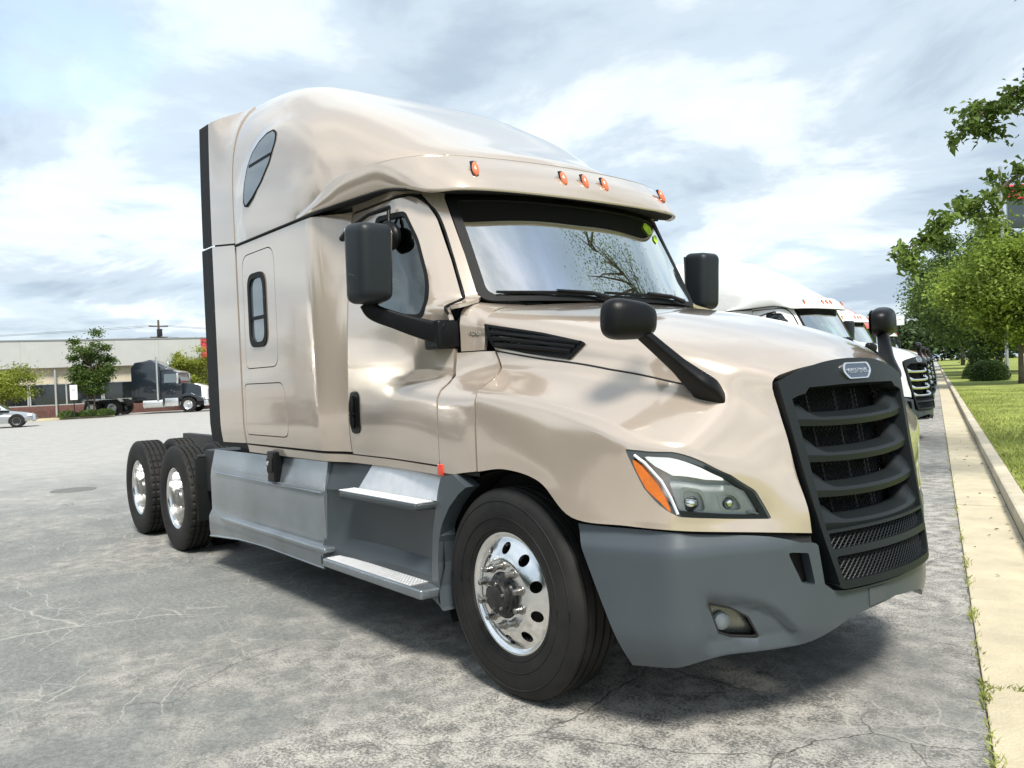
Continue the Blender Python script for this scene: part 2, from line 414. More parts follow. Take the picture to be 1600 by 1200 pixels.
# ---- bumper, path s 0..8 right arch to left arch, height z
_bx = [.45, .75, .972, 1.21, 1.31, 1.21, .972, .75, .45]
_by = [-1.205, -1.115, -1.0, -.5, 0, .5, 1.0, 1.115, 1.205]
_bp = np.array([(.45,-1.205),(.62,-1.17),(.80,-1.105),(.945,-1.035),(.968,-1.008),(.985,-.975),(1.06,-.815),(1.14,-.65),(1.215,-.48),(1.27,-.32),(1.30,-.16),(1.31,0)])
_bp = np.concatenate([_bp, (_bp[:-1]*[1, -1])[::-1]])
_bl = np.r_[0, np.cumsum(np.linalg.norm(np.diff(_bp, axis=0), axis=1))]
BL = _bl[-1]
_bfx = pchip(_bl, _bp[:, 0])
def _cr1(k, v):
    k = np.asarray(k); v = np.asarray(v)
    m = np.gradient(v, k)
    def f(x):
        x = np.clip(x, k[0], k[-1]); i = np.clip(np.searchsorted(k, x)-1, 0, len(k)-2); h = k[i+1]-k[i]; t = (x-k[i])/h
        return (2*t**3-3*t**2+1)*v[i]+(t**3-2*t**2+t)*h*m[i]+(-2*t**3+3*t**2)*v[i+1]+(t**3-t**2)*h*m[i+1]
    return f
_bfx = _cr1(_bl, _bp[:, 0]); _bfy = _cr1(_bl, _bp[:, 1])
def bumper(p):
    s, z = p[:, 0], p[:, 1]; e = 1e-3
    x, y = _bfx(s), _bfy(s)
    tx, ty = _bfx(s+e)-_bfx(s-e), _bfy(s+e)-_bfy(s-e); l = np.hypot(tx, ty)+1e-12
    nx, ny = ty/l, -tx/l
    off = -.05*np.clip((.50-z)/.18, 0, 1)**2-.035*sm((z-.80)/.1)
    return np.stack([x+nx*off, y+ny*off, z], 1)
# ---- grille, y share u -1..1, height z
_gw = pchip([.55, .62, .84, 1.483, 1.6], [.40, .418, .458, .527, .54])
_gx = pchip([.55, .62, .84, 1.10, 1.483, 1.6], [1.25, 1.243, 1.2, 1.15, 1.078, 1.05])
def grille(p):
    u, z = p[:, 0], p[:, 1]
    return np.stack([_gx(z)+.065*(1-u*u)+.012, u*_gw(z), z], 1)
def grille_top(u): return 1.478+.092*(1-np.abs(u)**2.3)
# ---- windscreen u -1..1, v 0 bottom 1 top
def screen(p):
    u, v = p[:, 0], p[:, 1]
    c = 1-np.abs(u)**2.6
    x = (-.485+.215*c)*(1-v)+(-.80+.14*c)*v+.03*v*(1-v)
    return np.stack([x, u*(.912*(1-v)+.888*v), (1.972-.006*c)*(1-v)+(2.60+.02*c)*v], 1)
# ================================================================== the semi truck (metres, front axle at x = 0, right side y < 0)
def arm(name, path, rad, m, parent, n=12, flat=1., up=(0, 0, 1)):
    b = np.array(path, float); t = np.linspace(0, len(b)-1, 6*len(b)); q = net(np.array([b, b]))(np.stack([t*0, t], 1))
    o = tube(name, q, np.interp(t, range(len(rad)), rad), m, parent, 24, False, up, flat, .42); o.data.set_sharp_from_angle(angle=R(40)); return o
def build_truck():
    T = empty('semi_truck')
    P = M['paint']
    # ---------------- cab and sleeper sides
    up = rpoly([(-3.14, 1.70), (-2.53, 1.70), (-2.53, 2.56), (-3.14, 2.56)], [.06, .10, .12, .12])
    lo = rpoly([(-3.20, 1.19), (-2.40, 1.19), (-2.46, 1.575), (-3.20, 1.575)], [.03, .09, .10, .05])
    gap = lambda q, d: (np.array(q)-np.mean(q, 0))*(1+np.array([d, d])/np.ptp(q, 0)*2)+np.mean(q, 0)
    win = rpoly([(-3.03, 1.855), (-2.70, 1.855), (-2.70, 2.405), (-3.03, 2.405)], .11, 8)
    sl = panel('sleeper_wall', side, [(-3.245, 1.115), (-1.625, 1.115), (-1.625, 2.652), (-3.245, 2.655)], P, T, holes=[gap(up, .007), gap(lo, .007)], step=.07)
    d1 = panel('compartment_door', side, up, P, T, holes=[win], step=.06)
    wf = panel('window_frame', side, gap(win, .004), M['rubber'], d1, holes=[gap(win, -.035)], step=.03, thick=.03, lift=.010)
    panel('window_pane', side, gap(win, -.03), M['dglass'], d1, step=.08, thick=0, lift=-.004)
    panel('window_divider', side, [(-3.0, 2.06), (-2.73, 2.06), (-2.73, 2.085), (-3.0, 2.085)], M['rubber'], d1, step=.08, thick=.01, lift=.004)
    d2 = panel('compartment_door', side, lo, P, T, step=.07)
    bk = panel('panel_gasket', off(side, -.026), [(-4.0, 1.06), (-.19, 1.06), (-.20, 1.55), (-.30, 1.66), (-.53, 1.70), (-.535, 1.80), (-1.585, 1.80), (-1.585, 2.62), (-4.0, 2.69)], M['seam'], T, step=.05, thick=0)
    panel('sill_panel', side, [(-3.245, 1.045), (-.53, 1.045), (-.53, 1.088), (-1.615, 1.095), (-3.245, 1.102)], P, T, step=.1)
    # door with window
    dwin = rpoly([(-1.30, 1.965), (-1.0, 1.925), (-.70, 1.895), (-.725, 2.09), (-.86, 2.36), (-.985, 2.535), (-1.30, 2.555)], [.06, .1, .07, .5, .5, .06, .05], 7)
    dout = rpoly([(-1.612, 1.103), (-.535, 1.098), (-.545, 1.50), (-.515, 1.58), (-.515, 1.88), (-.555, 1.99), (-.665, 2.22), (-.80, 2.48), (-.92, 2.63), (-1.612, 2.63)], [.02, .03, .05, .05, .12, .3, .5, .4, .14, .03], 7)
    do = panel('door', side, dout, P, T, holes=[dwin], step=.03, thick=.035)
    panel('window_gasket', side, gap(dwin, .006), M['rubber'], do, holes=[gap(dwin, -.022)], step=.04, thick=.02, lift=.003)
    panel('window_pane', side, gap(dwin, -.004), M['sglass'], do, step=.1, thick=0, lift=-.012)
    hd = rpoly([(-1.585, 1.235), (-1.465, 1.235), (-1.465, 1.50), (-1.585, 1.50)], .055, 8)
    h = panel('door_handle', side, hd, M['blackp'], do, step=.02, thick=.02, lift=.008, holes=[gap(hd, -.028)])
    panel('handle_recess', off(side, -.03), gap(hd, -.02), M['seam'], do, step=.04, thick=0, lift=.034)
    tube('handle_grip', [(-1.525, -S(-1.525, z)-.022, z) for z in np.linspace(1.27, 1.47, 8)], [.012, .019, .021, .021, .021, .021, .019, .012], M['blackp'], do, n=10)
    # A pillar and cowl
    ap = panel('windscreen_pillar', side, [(-.503, 1.945), (-.46, 1.95), (-.482, 1.985), (-.63, 2.265), (-.80, 2.60), (-.82, 2.69), (-1.62, 2.685), (-1.62, 2.647), (-.925, 2.647), (-.788, 2.49), (-.652, 2.225), (-.54, 1.99)], P, T, step=.022)
    c0 = [(1.035, 1.697), (1.035, 1.78), (1.035, 1.862), (1.01, 1.928), (.93, 1.964), (.72, 1.967)]; c1 = [(1.005, 1.697), (1.0, 1.775), (.997, 1.848), (.962, 1.912), (.885, 1.947), (.71, 1.955)]
    c2 = [(.997, 1.697), (.986, 1.77), (.985, 1.832), (.937, 1.894), (.862, 1.926), (.70, 1.940)]
    cnet = net(np.array([[(-.503, -a[0], a[1]), (-.43, -b[0], b[1]), (-.348, -c[0], c[1])] for a, b, c in zip(c0, c1, c2)]))
    cp = panel('cowl_panel', cnet, rpoly([(.03, .0), (5, 0), (5, 2), (.03, 2)], .01, 2), P, T, step=.02, thick=.02, side=-1, sc=(.08, .08))
    lc = panel('fender_rear_panel', side, [(-.53, 1.06), (-.40, 1.06), (-.30, 1.075), (-.185, 1.09), (-.185, 1.47), (-.185, 1.57), (-.25, 1.688), (-.35, 1.692), (-.497, 1.692), (-.497, 1.57), (-.527, 1.49)], P, T, step=.045)
    text('cowl_badge', 'CASCADIA', .030, M['chrome'], cp, frame_m((-.425, -1.002, 1.79), (1, .25, -.05), (0, .05, 1)), .002, .9)
    # side marker at the door foot
    sm_ = box('side_marker', -.545, -.50, -float(S(-.52, 1.07))-.012, -float(S(-.52, 1.07))+.01, 1.045, 1.105, M['redl'], T, .006)
    # ---------------- raised roof
    xs = np.concatenate([np.linspace(-3.262, -2.2, 16), np.linspace(-2.1, -1.0, 24), np.linspace(-.97, -.782, 14)]); th = np.linspace(-np.pi/2, np.pi/2, 73)
    X, A = np.meshgrid(xs, th, indexing='ij'); n = _N(X)
    ca, sa = np.abs(np.cos(A)), np.sin(A)
    Y = _W(X)*np.sign(sa)*np.abs(sa)**(2/n); Z = _Z0(X)+(_ZC(X)-_Z0(X))*ca**(2/n)
    # blister round the side window, its edge is the raised arch on the flank
    bl = sm((1-np.hypot((X+2.40)/.86, (Z-2.72)/.76))/.16)*(np.abs(Y) > .5)*sm((Z-2.69)/.10)
    Y = Y+np.sign(Y)*.030*bl
    V = np.stack([X, Y, Z], -1).reshape(-1, 3); k = len(th); F = []
    for i in range(len(xs)-1):
        for j in range(k-1): F.append((i*k+j, i*k+j+1, (i+1)*k+j+1, (i+1)*k+j))
    dm = obj('roof_fairing', V, F, P, T)
    # ledge and visor band wrapping the front
    def mir(c): c = np.array(c, float)*[1, -1, 1]; return np.concatenate([c, (c[:-1]*[1, -1, 1])[::-1]])
    foot = mir([(x, float(_W(x))-.008, float(_Z0(x))+.004) for x in (-2.1, -1.85, -1.65, -1.5, -1.3, -1.15, -1.03, -.95, -.86)]+[(-.80, .22, 2.876), (-.79, 0, 2.875)])
    tedge = mir([(-2.1, 1.222, 2.69), (-1.85, 1.224, 2.735), (-1.65, 1.215, 2.80), (-1.5, 1.20, 2.83), (-1.3, 1.165, 2.842), (-1.12, 1.125, 2.842), (-.96, 1.06, 2.84), (-.85, .95, 2.842), (-.765, .74, 2.843), (-.715, .38, 2.846), (-.70, 0, 2.848)])
    bedge = mir([(-2.1, 1.226, 2.672), (-1.85, 1.228, 2.672), (-1.65, 1.205, 2.674), (-1.5, 1.175, 2.682), (-1.3, 1.135, 2.69), (-1.12, 1.10, 2.69), (-.93, 1.08, 2.660), (-.76, 1.02, 2.614), (-.60, .88, 2.610), (-.525, .55, 2.610), (-.50, 0, 2.610)])
    mid = (tedge+bedge)/2+mir([(0, 0, 0)]+[(.004, .010, 0)]*5+[(.014, .014, 0)]*2+[(.030, .012, 0)]*2+[(.034, 0, 0)])
    und = bedge*[1, 1, 1]+mir([(0, -.03, .004)]*5+[(-.01, -.03, .006)]*2+[(-.03, -.02, .008)]+[(-.030, -.0, .008)]*3)
    inn = mir([(-2.1, 1.1, 2.69), (-1.85, 1.10, 2.69), (-1.65, 1.06, 2.69), (-1.5, 1.05, 2.69), (-1.3, 1.03, 2.69), (-1.12, 1.0, 2.67), (-.95, .96, 2.65), (-.86, .86, 2.635), (-.84, .62, 2.64), (-.78, .35, 2.65), (-.74, 0, 2.655)])
    topc = tedge+(foot-tedge)*.10+np.array([0, 0, .006]); inner_top = tedge+(foot-tedge)*.9
    vis = net(np.array([und, bedge, mid, tedge, topc, inner_top, foot]))
    us = np.concatenate([np.linspace(0, 1, 3)[:-1], np.linspace(1, 3, 9)[:-1], np.linspace(3, 4, 5)[:-1], np.linspace(4, 6, 7)]); vs = np.linspace(0, 20, 121)
    U, W_ = np.meshgrid(us, vs, indexing='ij'); V = vis(np.stack([U.ravel(), W_.ravel()], 1)); k = len(vs)
    F = [(i*k+j, i*k+j+1, (i+1)*k+j+1, (i+1)*k+j) for i in range(len(us)-1) for j in range(k-1)]
    vb = obj('visor', V, F, P, T)
    w2 = net(np.array([und, inn])); V = w2(np.stack([np.repeat([0., 1.], k), np.tile(vs, 2)], 1))
    obj('visor_underside', V, [(j, j+1, k+j+1, k+j) for j in range(k-1)], M['shade'], vb)
    # seal between roof and walls
    sp = [(-3.262, 1.222, 2.668), (-2.6, 1.222, 2.667), (-2.1, 1.224, 2.665), (-1.85, 1.226, 2.663), (-1.65, 1.205, 2.667), (-1.5, 1.173, 2.675), (-1.3, 1.133, 2.683), (-1.12, 1.098, 2.683), (-.93, 1.075, 2.653), (-.83, 1.035, 2.60), (-.755, .985, 2.50), (-.66, .975, 2.32), (-.56, .965, 2.10), (-.49, .955, 1.965)]
    sp = np.array(sp)*[1, -1, 1]
    q = np.linspace(0, 8, 41); seal = net(np.array([sp[:9], sp[:9]]))(np.stack([q*0, q], 1))
    sr = tube('roof_seal', seal, .009, M['rubber'], T, n=6)
    pq = np.array([(-1.1, 2.640), (-.99, 2.638), (-.90, 2.597), (-.790, 2.483), (-.658, 2.228), (-.548, 1.99), (-.506, 1.90)]); pt = np.linspace(0, 6, 60)
    ps = np.array([(x, -float(S(x, z))-.001, z) for x, z in zip(_cr1(np.arange(7.), pq[:, 0])(pt), _cr1(np.arange(7.), pq[:, 1])(pt))])
    pr = tube('pillar_seal', ps, .008, M['rubber'], T, n=6)
    # side window in the roof flank
    rw = rpoly([(-2.945, 2.90), (-2.972, 2.955), (-2.94, 3.08), (-2.875, 3.19), (-2.77, 3.285), (-2.65, 3.335), (-2.52, 3.362), (-2.41, 3.36), (-2.352, 3.325), (-2.362, 3.265), (-2.46, 3.14), (-2.62, 3.03), (-2.80, 2.945)], .04, 4)
    ff = lambda p: dome_side(p)+np.array([0, -.030, 0])*(sm((1-np.hypot((p[:, 0]+2.40)/.86, (p[:, 1]-2.72)/.76))/.16)*sm((p[:, 1]-2.69)/.10))[:, None]
    rwn = panel('roof_window', ff, rw, M['rubber'], T, step=.04, thick=.03, lift=.006, side=1, holes=[gap(rw, -.012)])
    panel('window_pane', ff, gap(rw, -.010), M['dglass'], rwn, step=.06, thick=.0, lift=.005)
    panel('window_divider', ff, [(-2.835, 3.18), (-2.43, 3.183), (-2.43, 3.200), (-2.83, 3.198)], M['rubber'], rwn, step=.04, thick=.008, lift=.009)
    # side extender and rubber flap behind the sleeper
    def ext(p):
        z = p[:, 1]; r = np.clip((z-2.665)/1.27, 0, 1)
        f = sm((p[:, 0]+3.80)/.52); top = (1-f)*(1.222-.02*r**2)+f*1.222*(1-r**4.6)**(1/4.6)
        yw = np.where(z < 2.665, 1.222-.03*np.clip((1.3-z)/.25, 0, 1)**2, top)
        return np.stack([p[:, 0], -yw, z], 1)
    x0, x1 = -3.79, -3.275
    xe1 = panel('side_extender', ext, [(x0, 2.75), (x1, 2.69), (x1, 3.80), (-3.4, 3.795), (-3.6, 3.775), (x0, 3.76)], P, T, step=.05, thick=.03)
    xe2 = panel('side_extender', ext, [(x0, 1.105), (x1, 1.115), (x1, 2.675), (x0, 2.735)], P, T, step=.07, thick=.03)
    f1 = panel('rubber_flap', ext, [(-4.02, 2.755), (x0-.004, 2.755), (x0-.004, 3.765), (-4.02, 3.775)], M['rubber'], xe1, step=.08, thick=.02)
    f2 = panel('rubber_flap', ext, [(-4.05, 1.10), (x0-.004, 1.10), (x0-.004, 2.735), (-4.05, 2.735)], M['rubber'], xe2, step=.08, thick=.02)
    eb = panel('panel_gasket', off(ext, -.02), [(-3.78, 1.12), (-3.24, 1.12), (-3.24, 3.78), (-3.78, 3.74)], M['seam'], T, step=.1, thick=0)
    box('sleeper_back_wall', -3.29, -3.27, -1.19, 1.19, 1.10, 2.72, M['greyp'], T, 0)
    Vr = [(-3.265, y, z) for y, z in zip(Y[0], Z[0])]; obj('roof_back_wall', Vr, [tuple(range(len(Vr)))], P, T, False)
    # ---------------- hood
    rim = [(0, v) for v in np.linspace(0, 7, 15)]
    out = rim+[(u, 7) for u in np.linspace(.5, 15.5, 31)]+[(16, v) for v in np.linspace(7, 0, 15)]+[(u, 0) for u in np.linspace(15.5, .5, 31)]
    hl = np.array([(1.897, 3.768), (1.975, 4.104), (2.01, 4.787), (2.0, 5.409), (1.90, 5.90), (1.573, 6.227), (.70, 6.324), (.766, 5.844), (.847, 5.374), (.891, 4.893), (1.147, 4.516), (1.386, 4.208), (1.612, 4.018)])
    hl2 = rpoly(hl, [.06, .05, 0, 0, .1, .2, .06, 0, 0, .1, 0, 0, 0], 3)
    hm = hl2.copy(); hm[:, 0] = 16-hm[:, 0]
    SC2 = (.12, .2)
    ho = panel('hood', hood, out, P, T, holes=[hl2, hm], step=.030, thick=.03, side=-1, sc=SC2)
    seamp = [(4.20, .0), (4.03, 1.1), (3.90, 2.5), (3.97, 3.75), (4.0, 4.0)]
    sq = np.array(seamp); tt = np.linspace(0, 4, 40)
    ss = np.stack([np.interp(tt, range(5), sq[:, 0]), np.interp(tt, range(5), sq[:, 1])], 1)
    q = hood(ss)+normals(hood, ss, -1)*.0005; tube('hood_seam', q, .0045, M['seam'], ho, n=6)
    tube('hood_seam', q*[1, -1, 1], .0045, M['seam'], ho, n=6)
    # air vent on the hood flank
    vo = rpoly([(4.32, .02), (4.20, .70), (4.10, 1.66), (4.80, 1.99), (4.93, 1.10), (5.0, .02)], [.02, 0, .05, .08, 0, .02], 3)
    vt = panel('hood_vent', hood, vo, M['blackp'], T, step=.025, thick=.03, side=-1, sc=SC2, lift=.014, holes=[gap(vo, -.09)])
    panel('vent_back', hood, gap(vo, -.05), M['seam'], vt, step=.05, thick=0, side=-1, sc=SC2, lift=.003)
    for k, u in enumerate((4.42, 4.58, 4.74)):
        fq = [(u, v) for v in np.linspace(.12, 1.72+(u-4.42)*.5, 12)]
        fq = np.array(fq); tube('vent_fin', hood(fq)+normals(hood, fq, -1)*.012, .013, M['blackp'], vt, n=6)
    # headlight
    L0 = off(hood, 0, -1)
    H = panel('headlight', off(hood, -.05, -1), hl2, M['bowl'], T, step=.03, thick=0, side=-1, sc=SC2)
    panel('lamp_surround', hood, gap(hl2, -.002), M['grill2'], H, step=.02, thick=.055, side=-1, sc=SC2, lift=-.004, holes=[gap(hl2, -.17)])
    panel('turn_signal', off(hood, -.003, -1), rpoly([(1.80, 3.92), (1.70, 4.17), (1.45, 4.50), (1.24, 4.66), (.97, 4.77), (1.20, 4.53), (1.38, 4.25), (1.60, 4.06)], .04, 2), M['amber'], H, step=.025, thick=.03, side=-1, sc=SC2)
    tube('chrome_edge', (lambda a: hood(a)+normals(hood, a, -1)*-.003)(np.array([(1.85, 4.0), (1.76, 4.22), (1.51, 4.57), (1.28, 4.74), (.97, 4.86)])), .007, M['lampw'], H, n=6)
    panel('sky_glint_strip', off(hood, -.002, -1), rpoly([(1.87, 4.18), (1.88, 4.75), (1.83, 5.35), (1.76, 5.72), (1.71, 5.74), (1.63, 5.40), (1.60, 4.80), (1.72, 4.45)], .03, 2), M['lampw'], H, step=.03, thick=.02, side=-1, sc=SC2)  # white strip painting in the sky's reflection on the upper lens
    lamps = ((1.20, 5.16, .080, [(1.44, 4.92), (1.44, 5.36), (.99, 5.42), (.96, 4.98)]), (1.24, 5.76, .062, [(1.47, 5.58), (1.46, 5.92), (1.02, 5.99), (1.0, 5.60)]))
    panel('lamp_mask', off(hood, -.026, -1), rpoly([(1.51, 4.72), (1.53, 5.42), (1.63, 5.9), (1.47, 6.18), (.77, 6.26), (.92, 4.93)], .04, 2), M['bowl'], H, step=.025, thick=.0, side=-1, sc=SC2, holes=[rpoly(l[3], .12, 4) for l in lamps])
    for (u, v, r, hq_) in lamps:
        c = hood(np.array([[u, v]]))[0]; nn = normals(hood, np.array([[u, v]]), -1)[0]; nn = nn*.7+np.array([.6, -.3, .08]); nn /= np.linalg.norm(nn)
        R0 = Vector((0, -1, 0)).rotation_difference(Vector(nn)).to_matrix().to_4x4(); R0.translation = Vector(c-nn*.040)
        o = lathe('reflector_bowl', [(r*.30, .060), (r*.55, .052), (r*.85, .030), (r*1.05, 0)], M['refl'], H, 28); o.data.transform(R0)
        o = lathe('projector_lens', [(.0, -.020), (r*.22, -.017), (r*.38, -.006), (r*.43, .012), (r*.43, .05)], M['refl'], H, 24); o.data.transform(R0)
        panel('lamp_bezel', off(hood, -.024, -1), rpoly(gap(np.array(hq_), .006), .12, 4), M['lampw'], H, step=.02, thick=.012, side=-1, sc=SC2, holes=[rpoly(gap(np.array(hq_), -.05), .12, 4)])
    tube('light_guide_bar', (lambda a: hood(a)+normals(hood, a, -1)*-.015)(np.array([(1.02, 5.98), (.97, 6.08), (.88, 6.2)])), .006, M['lampw'], H, n=6)
    panel('lamp_lens', hood, rpoly([(1.57, 4.72), (1.60, 5.38), (1.69, 5.78), (1.79, 5.76), (1.86, 5.40), (1.95, 5.42), (1.88, 5.88), (1.55, 6.20), (.72, 6.29), (.90, 4.92)], .03, 2), M['lens'], H, step=.03, thick=0, side=-1, sc=SC2, lift=-.002)
    # ---------------- hood mirrors
    def hood_mirror():
        base = hood(np.array([(4.25, 4.02), (3.62, 4.42), (3.58, 4.93), (4.45, 4.55)])); c = base.mean(0)
        nn = normals(hood, np.array([(4.0, 4.45)]), -1)[0]
        g = empty('hood_mirror', T)
        hd_ = np.array((.775, -1.005, 1.715)); ft = c+nn*.03+np.array([.0, -.01, .0]); ax = (ft-hd_)/np.linalg.norm(ft-hd_)
        pth = [hd_, hd_+(ft-hd_)*.30, hd_+(ft-hd_)*.62, hd_+(ft-hd_)*.85, ft+ax*.02, ft+ax*.085-nn*.045]
        arm('mirror_arm', pth, [.030, .033, .038, .050, .060, .052], M['blackp'], g, flat=.62, up=(.5, -.6, .8))
        bm = bmesh.new(); bmesh.ops.create_uvsphere(bm, u_segments=28, v_segments=18, radius=1)
        for v in bm.verts:
            x, y, z = v.co
            f = lambda t, e: math.copysign(abs(t)**e, t)
            x, y, z = f(x, .75), f(y, .62), f(z, .62)
            back = 1 if x > 0 else .30
            v.co = Vector((x*.085*back, y*.128, z*.084*(1-.12*y)))
        o = from_bm('mirror_head', bm, M['blackp'], g, True); o.data.transform(Matrix.Translation((.735, -1.045, 1.772)) @ Matrix.Rotation(R(-14), 4, 'Z') @ Matrix.Rotation(R(-4), 4, 'X'))
        bm = bmesh.new(); bmesh.ops.create_circle(bm, cap_ends=True, segments=32, radius=1)
        for v in bm.verts:
            f = lambda t, e: math.copysign(abs(t)**e, t)
            v.co = Vector((0, f(v.co.x, .62)*.115, f(v.co.y, .62)*.073))
        o = from_bm('mirror_glass', bm, M['refl'], g); o.data.transform(Matrix.Translation((.735, -1.045, 1.772)) @ Matrix.Rotation(R(-14), 4, 'Z') @ Matrix.Translation((-.027, 0, 0)))
        return g
    mirror(hood_mirror(), T)
    # ---------------- cab mirrors
    def cab_mirror():
        g = empty('door_mirror', T)
        bm = bmesh.new(); bx(bm, -.88, -.69, -1.525, -1.275, 1.975, 2.415, 0)
        for v in bm.verts:
            if v.co.x > -.75: v.co.y = -1.40+(v.co.y+1.40)*.80; v.co.z = 2.2+(v.co.z-2.2)*.93
            if v.co.z < 2.1: v.co.y = -1.39+(v.co.y+1.39)*.94; v.co.x -= .02
        bmesh.ops.bevel(bm, geom=list(bm.edges), offset=.055, segments=5, affect='EDGES', profile=.55)
        from_bm('mirror_head', bm, M['greyp_m'], g, True, angle=50)
        box('mirror_glass', -.888, -.878, -1.50, -1.30, 2.01, 2.39, M['refl'], g, .004)
        arm('mirror_arm', [(-.53, -1.12, 1.795), (-.64, -1.20, 1.835), (-.75, -1.285, 1.885), (-.845, -1.36, 1.935), (-.875, -1.385, 1.99)], [.060, .054, .047, .045, .045], M['blackp'], g, flat=.6)
        bm = bmesh.new(); bx(bm, -.655, -.508, -1.175, -1.03, 1.715, 1.872, .02, 3)
        from_bm('mirror_mount', bm, M['blackp'], g, True, angle=40)
        return g
    mirror(cab_mirror(), T)
    g = empty('look_down_mirror', T)
    tube('mirror_bracket', [(-1.53, -1.185, 2.455), (-1.40, -1.20, 2.50), (-1.22, -1.16, 2.555), (-1.08, -1.10, 2.575)], [.020, .013, .013, .016], M['blackp'], g, n=8)
    bm = bmesh.new(); bmesh.ops.create_uvsphere(bm, u_segments=20, v_segments=14, radius=1)
    for v in bm.verts: v.co = Vector((v.co.x*.115, v.co.y*.05, v.co.z*.085))
    o = from_bm('mirror_head', bm, M['blackp'], g, True); o.data.transform(Matrix.Translation((-1.05, -1.13, 2.40)) @ Matrix.Rotation(R(12), 4, 'Y'))
    tube('mirror_stem', [(-1.06, -1.12, 2.46), (-1.09, -1.10, 2.57)], .012, M['blackp'], g, n=8)
    # ---------------- grille
    gz0, topz = .60, grille_top
    us_ = np.linspace(-1, 1, 33)
    go = [(u, float(topz(u))) for u in us_[::-1]]
    go = np.array(rpoly([(-.97, gz0+.02), (-.90, gz0), (.90, gz0), (.97, gz0+.02)], .02, 2).tolist()+go)
    it = [(u, 1.455-.012*abs(u)**2) for u in (.62, .3, 0, -.3, -.62)]
    gi = np.array([(-.90, .845), (.90, .845), (.885, 1.15), (.90, 1.405), (.84, 1.415), (.74, 1.425), (.68, 1.45)]+it+[(-.68, 1.45), (-.74, 1.425), (-.84, 1.415), (-.90, 1.405), (-.885, 1.15)])
    gscale = (.46, 1)
    g1 = [(-.89, .765), (.89, .765), (.89, .832), (-.89, .832)]; g2 = [(-.87, .632), (.87, .632), (.885, .735), (-.885, .735)]
    G_ = panel('grille', grille, go, M['grill'], T, holes=[gi, rpoly(g1, .02, 3), rpoly(g2, .025, 3)], step=.035, thick=.10, sc=gscale, lift=.014)
    # blades: front lip follows the frame, flared at both ends
    for zc in (1.315, 1.16, 1.01, .872):
        uu = np.linspace(-.90, .90, 37); V = []
        for u in uu:
            e = sm((abs(u)-.58)/.22)
            zf = zc-.020*(1-u*u)
            f = grille(np.array([[u, zf]]))[0]
            inw = np.array([-1, 0, 0])
            prof = [(-.004, -.021), (.0, .005+.004*e), (-.012-.01*e, .018+.030*e), (-.050, .029+.050*e), (-.085, .038+.064*e), (-.085, .012), (-.04, -.016)]
            for a, b in prof: V.append(f-inw*a*1.0+np.array([0, 0, b]) if a > 0 else f+inw*(-a)+np.array([0, 0, b]))
        k = 7; F = [(i*k+j, i*k+(j+1) % k, (i+1)*k+(j+1) % k, (i+1)*k+j) for i in range(len(uu)-1) for j in range(k)]
        F += [tuple(range(k)), tuple(reversed([(len(uu)-1)*k+j for j in range(k)]))]
        o = obj('grille_blade', V, F, M['grill'], G_); o.data.set_sharp_from_angle(angle=R(22))
    # expanded mesh in the two lower openings
    def wires(z0, z1, w, dep=.012):
        bm = bmesh.new(); st = .030
        for sgn in (1, -1):
            for c in np.arange(-1.05 if dep < .1 else -2.8, 1.05 if dep < .1 else 2.8, st/.44):
                pts = []
                for t in np.linspace(0, 1, 5 if dep < .1 else 24):
                    z = z0+(z1-z0)*t; u = c+sgn*(z-z0)*1.25/.44
                    pts.append((u, z))
                pts = np.array([q for q in pts if abs(q[0]) < w])
                if len(pts) < 2: continue
                q = grille(pts)-normals(grille, pts)*dep
                v, f = tube_geo(q, .0032, 4); vs_ = [bm.verts.new(x) for x in v]
                for a in f: bm.faces.new([vs_[i] for i in a])
        o = from_bm('grille_mesh', bm, M['grill'], G_); o['kind'] = 'stuff'; return o
    wires(.762, .836, .90); wires(.628, .739, .89); wires(.84, 1.46, .93, .125)
    # behind: core with uprights
    panel('radiator_core', off(grille, -.16), [(-.97, .46), (.97, .46), (.97, 1.47), (-.97, 1.47)], M['core'], G_, step=.12, thick=0, sc=gscale)
    for u in (-.42, .02, .36, .44):
        q = np.array([(u, z) for z in np.linspace(.85, 1.45, 5)]); tube('core_upright', grille(q)-normals(grille, q)*.13, .008, M['frame'], G_, n=6)
    # badge
    c = grille(np.array([[0, 1.512]]))[0]+np.array([.017, 0, 0]); mm = frame_m(c, (0, 1, 0), (-.22, 0, 1))
    e1 = rpoly([(-.082, -.036), (.082, -.036), (.125, .0), (.108, .040), (-.108, .040), (-.125, .0)], [.03, .03, .03, .03, .03, .03], 5)
    pf = flat_fn(c, (0, 1, 0), np.array((-.22, 0, 1))/1.024)
    bd = panel('hood_badge', pf, e1, M['chrome'], T, step=.05, thick=.012, lift=.006, holes=[e1*.86])
    panel('badge_field', pf, e1*.88, M['navy'], bd, step=.05, thick=.0, lift=.003)
    text('badge_lettering', 'FREIGHTLINER', .032, M['chrome'], bd, frame_m(c+np.array([.005, 0, .001]), (0, 1, 0), (-.22, 0, 1)), .002, .82)
    # ---------------- bumper
    zt = pchip([0, .5, .60, .95, 1.16, BL/2], [.905, .893, .882, .845, .80, .80])
    zb = pchip([.0, .27, .5, .66, .75, .90, 1.08, 1.2, 1.33, BL/2], [.32, .32, .335, .365, .375, .372, .378, .41, .468, .505])
    half_top = [(.06, float(zt(.06)))]+[(s, float(zt(s))) for s in np.linspace(.12, 1.155, 16)]+[(1.165, .79), (1.19, .625), (1.235, .592), (1.30, .585)]
    half_bot = [(.30, .318)]+[(s, float(zb(s))) for s in np.linspace(.34, BL/2, 24)]
    mr = lambda a: [(BL-s, z) for s, z in a[::-1]]
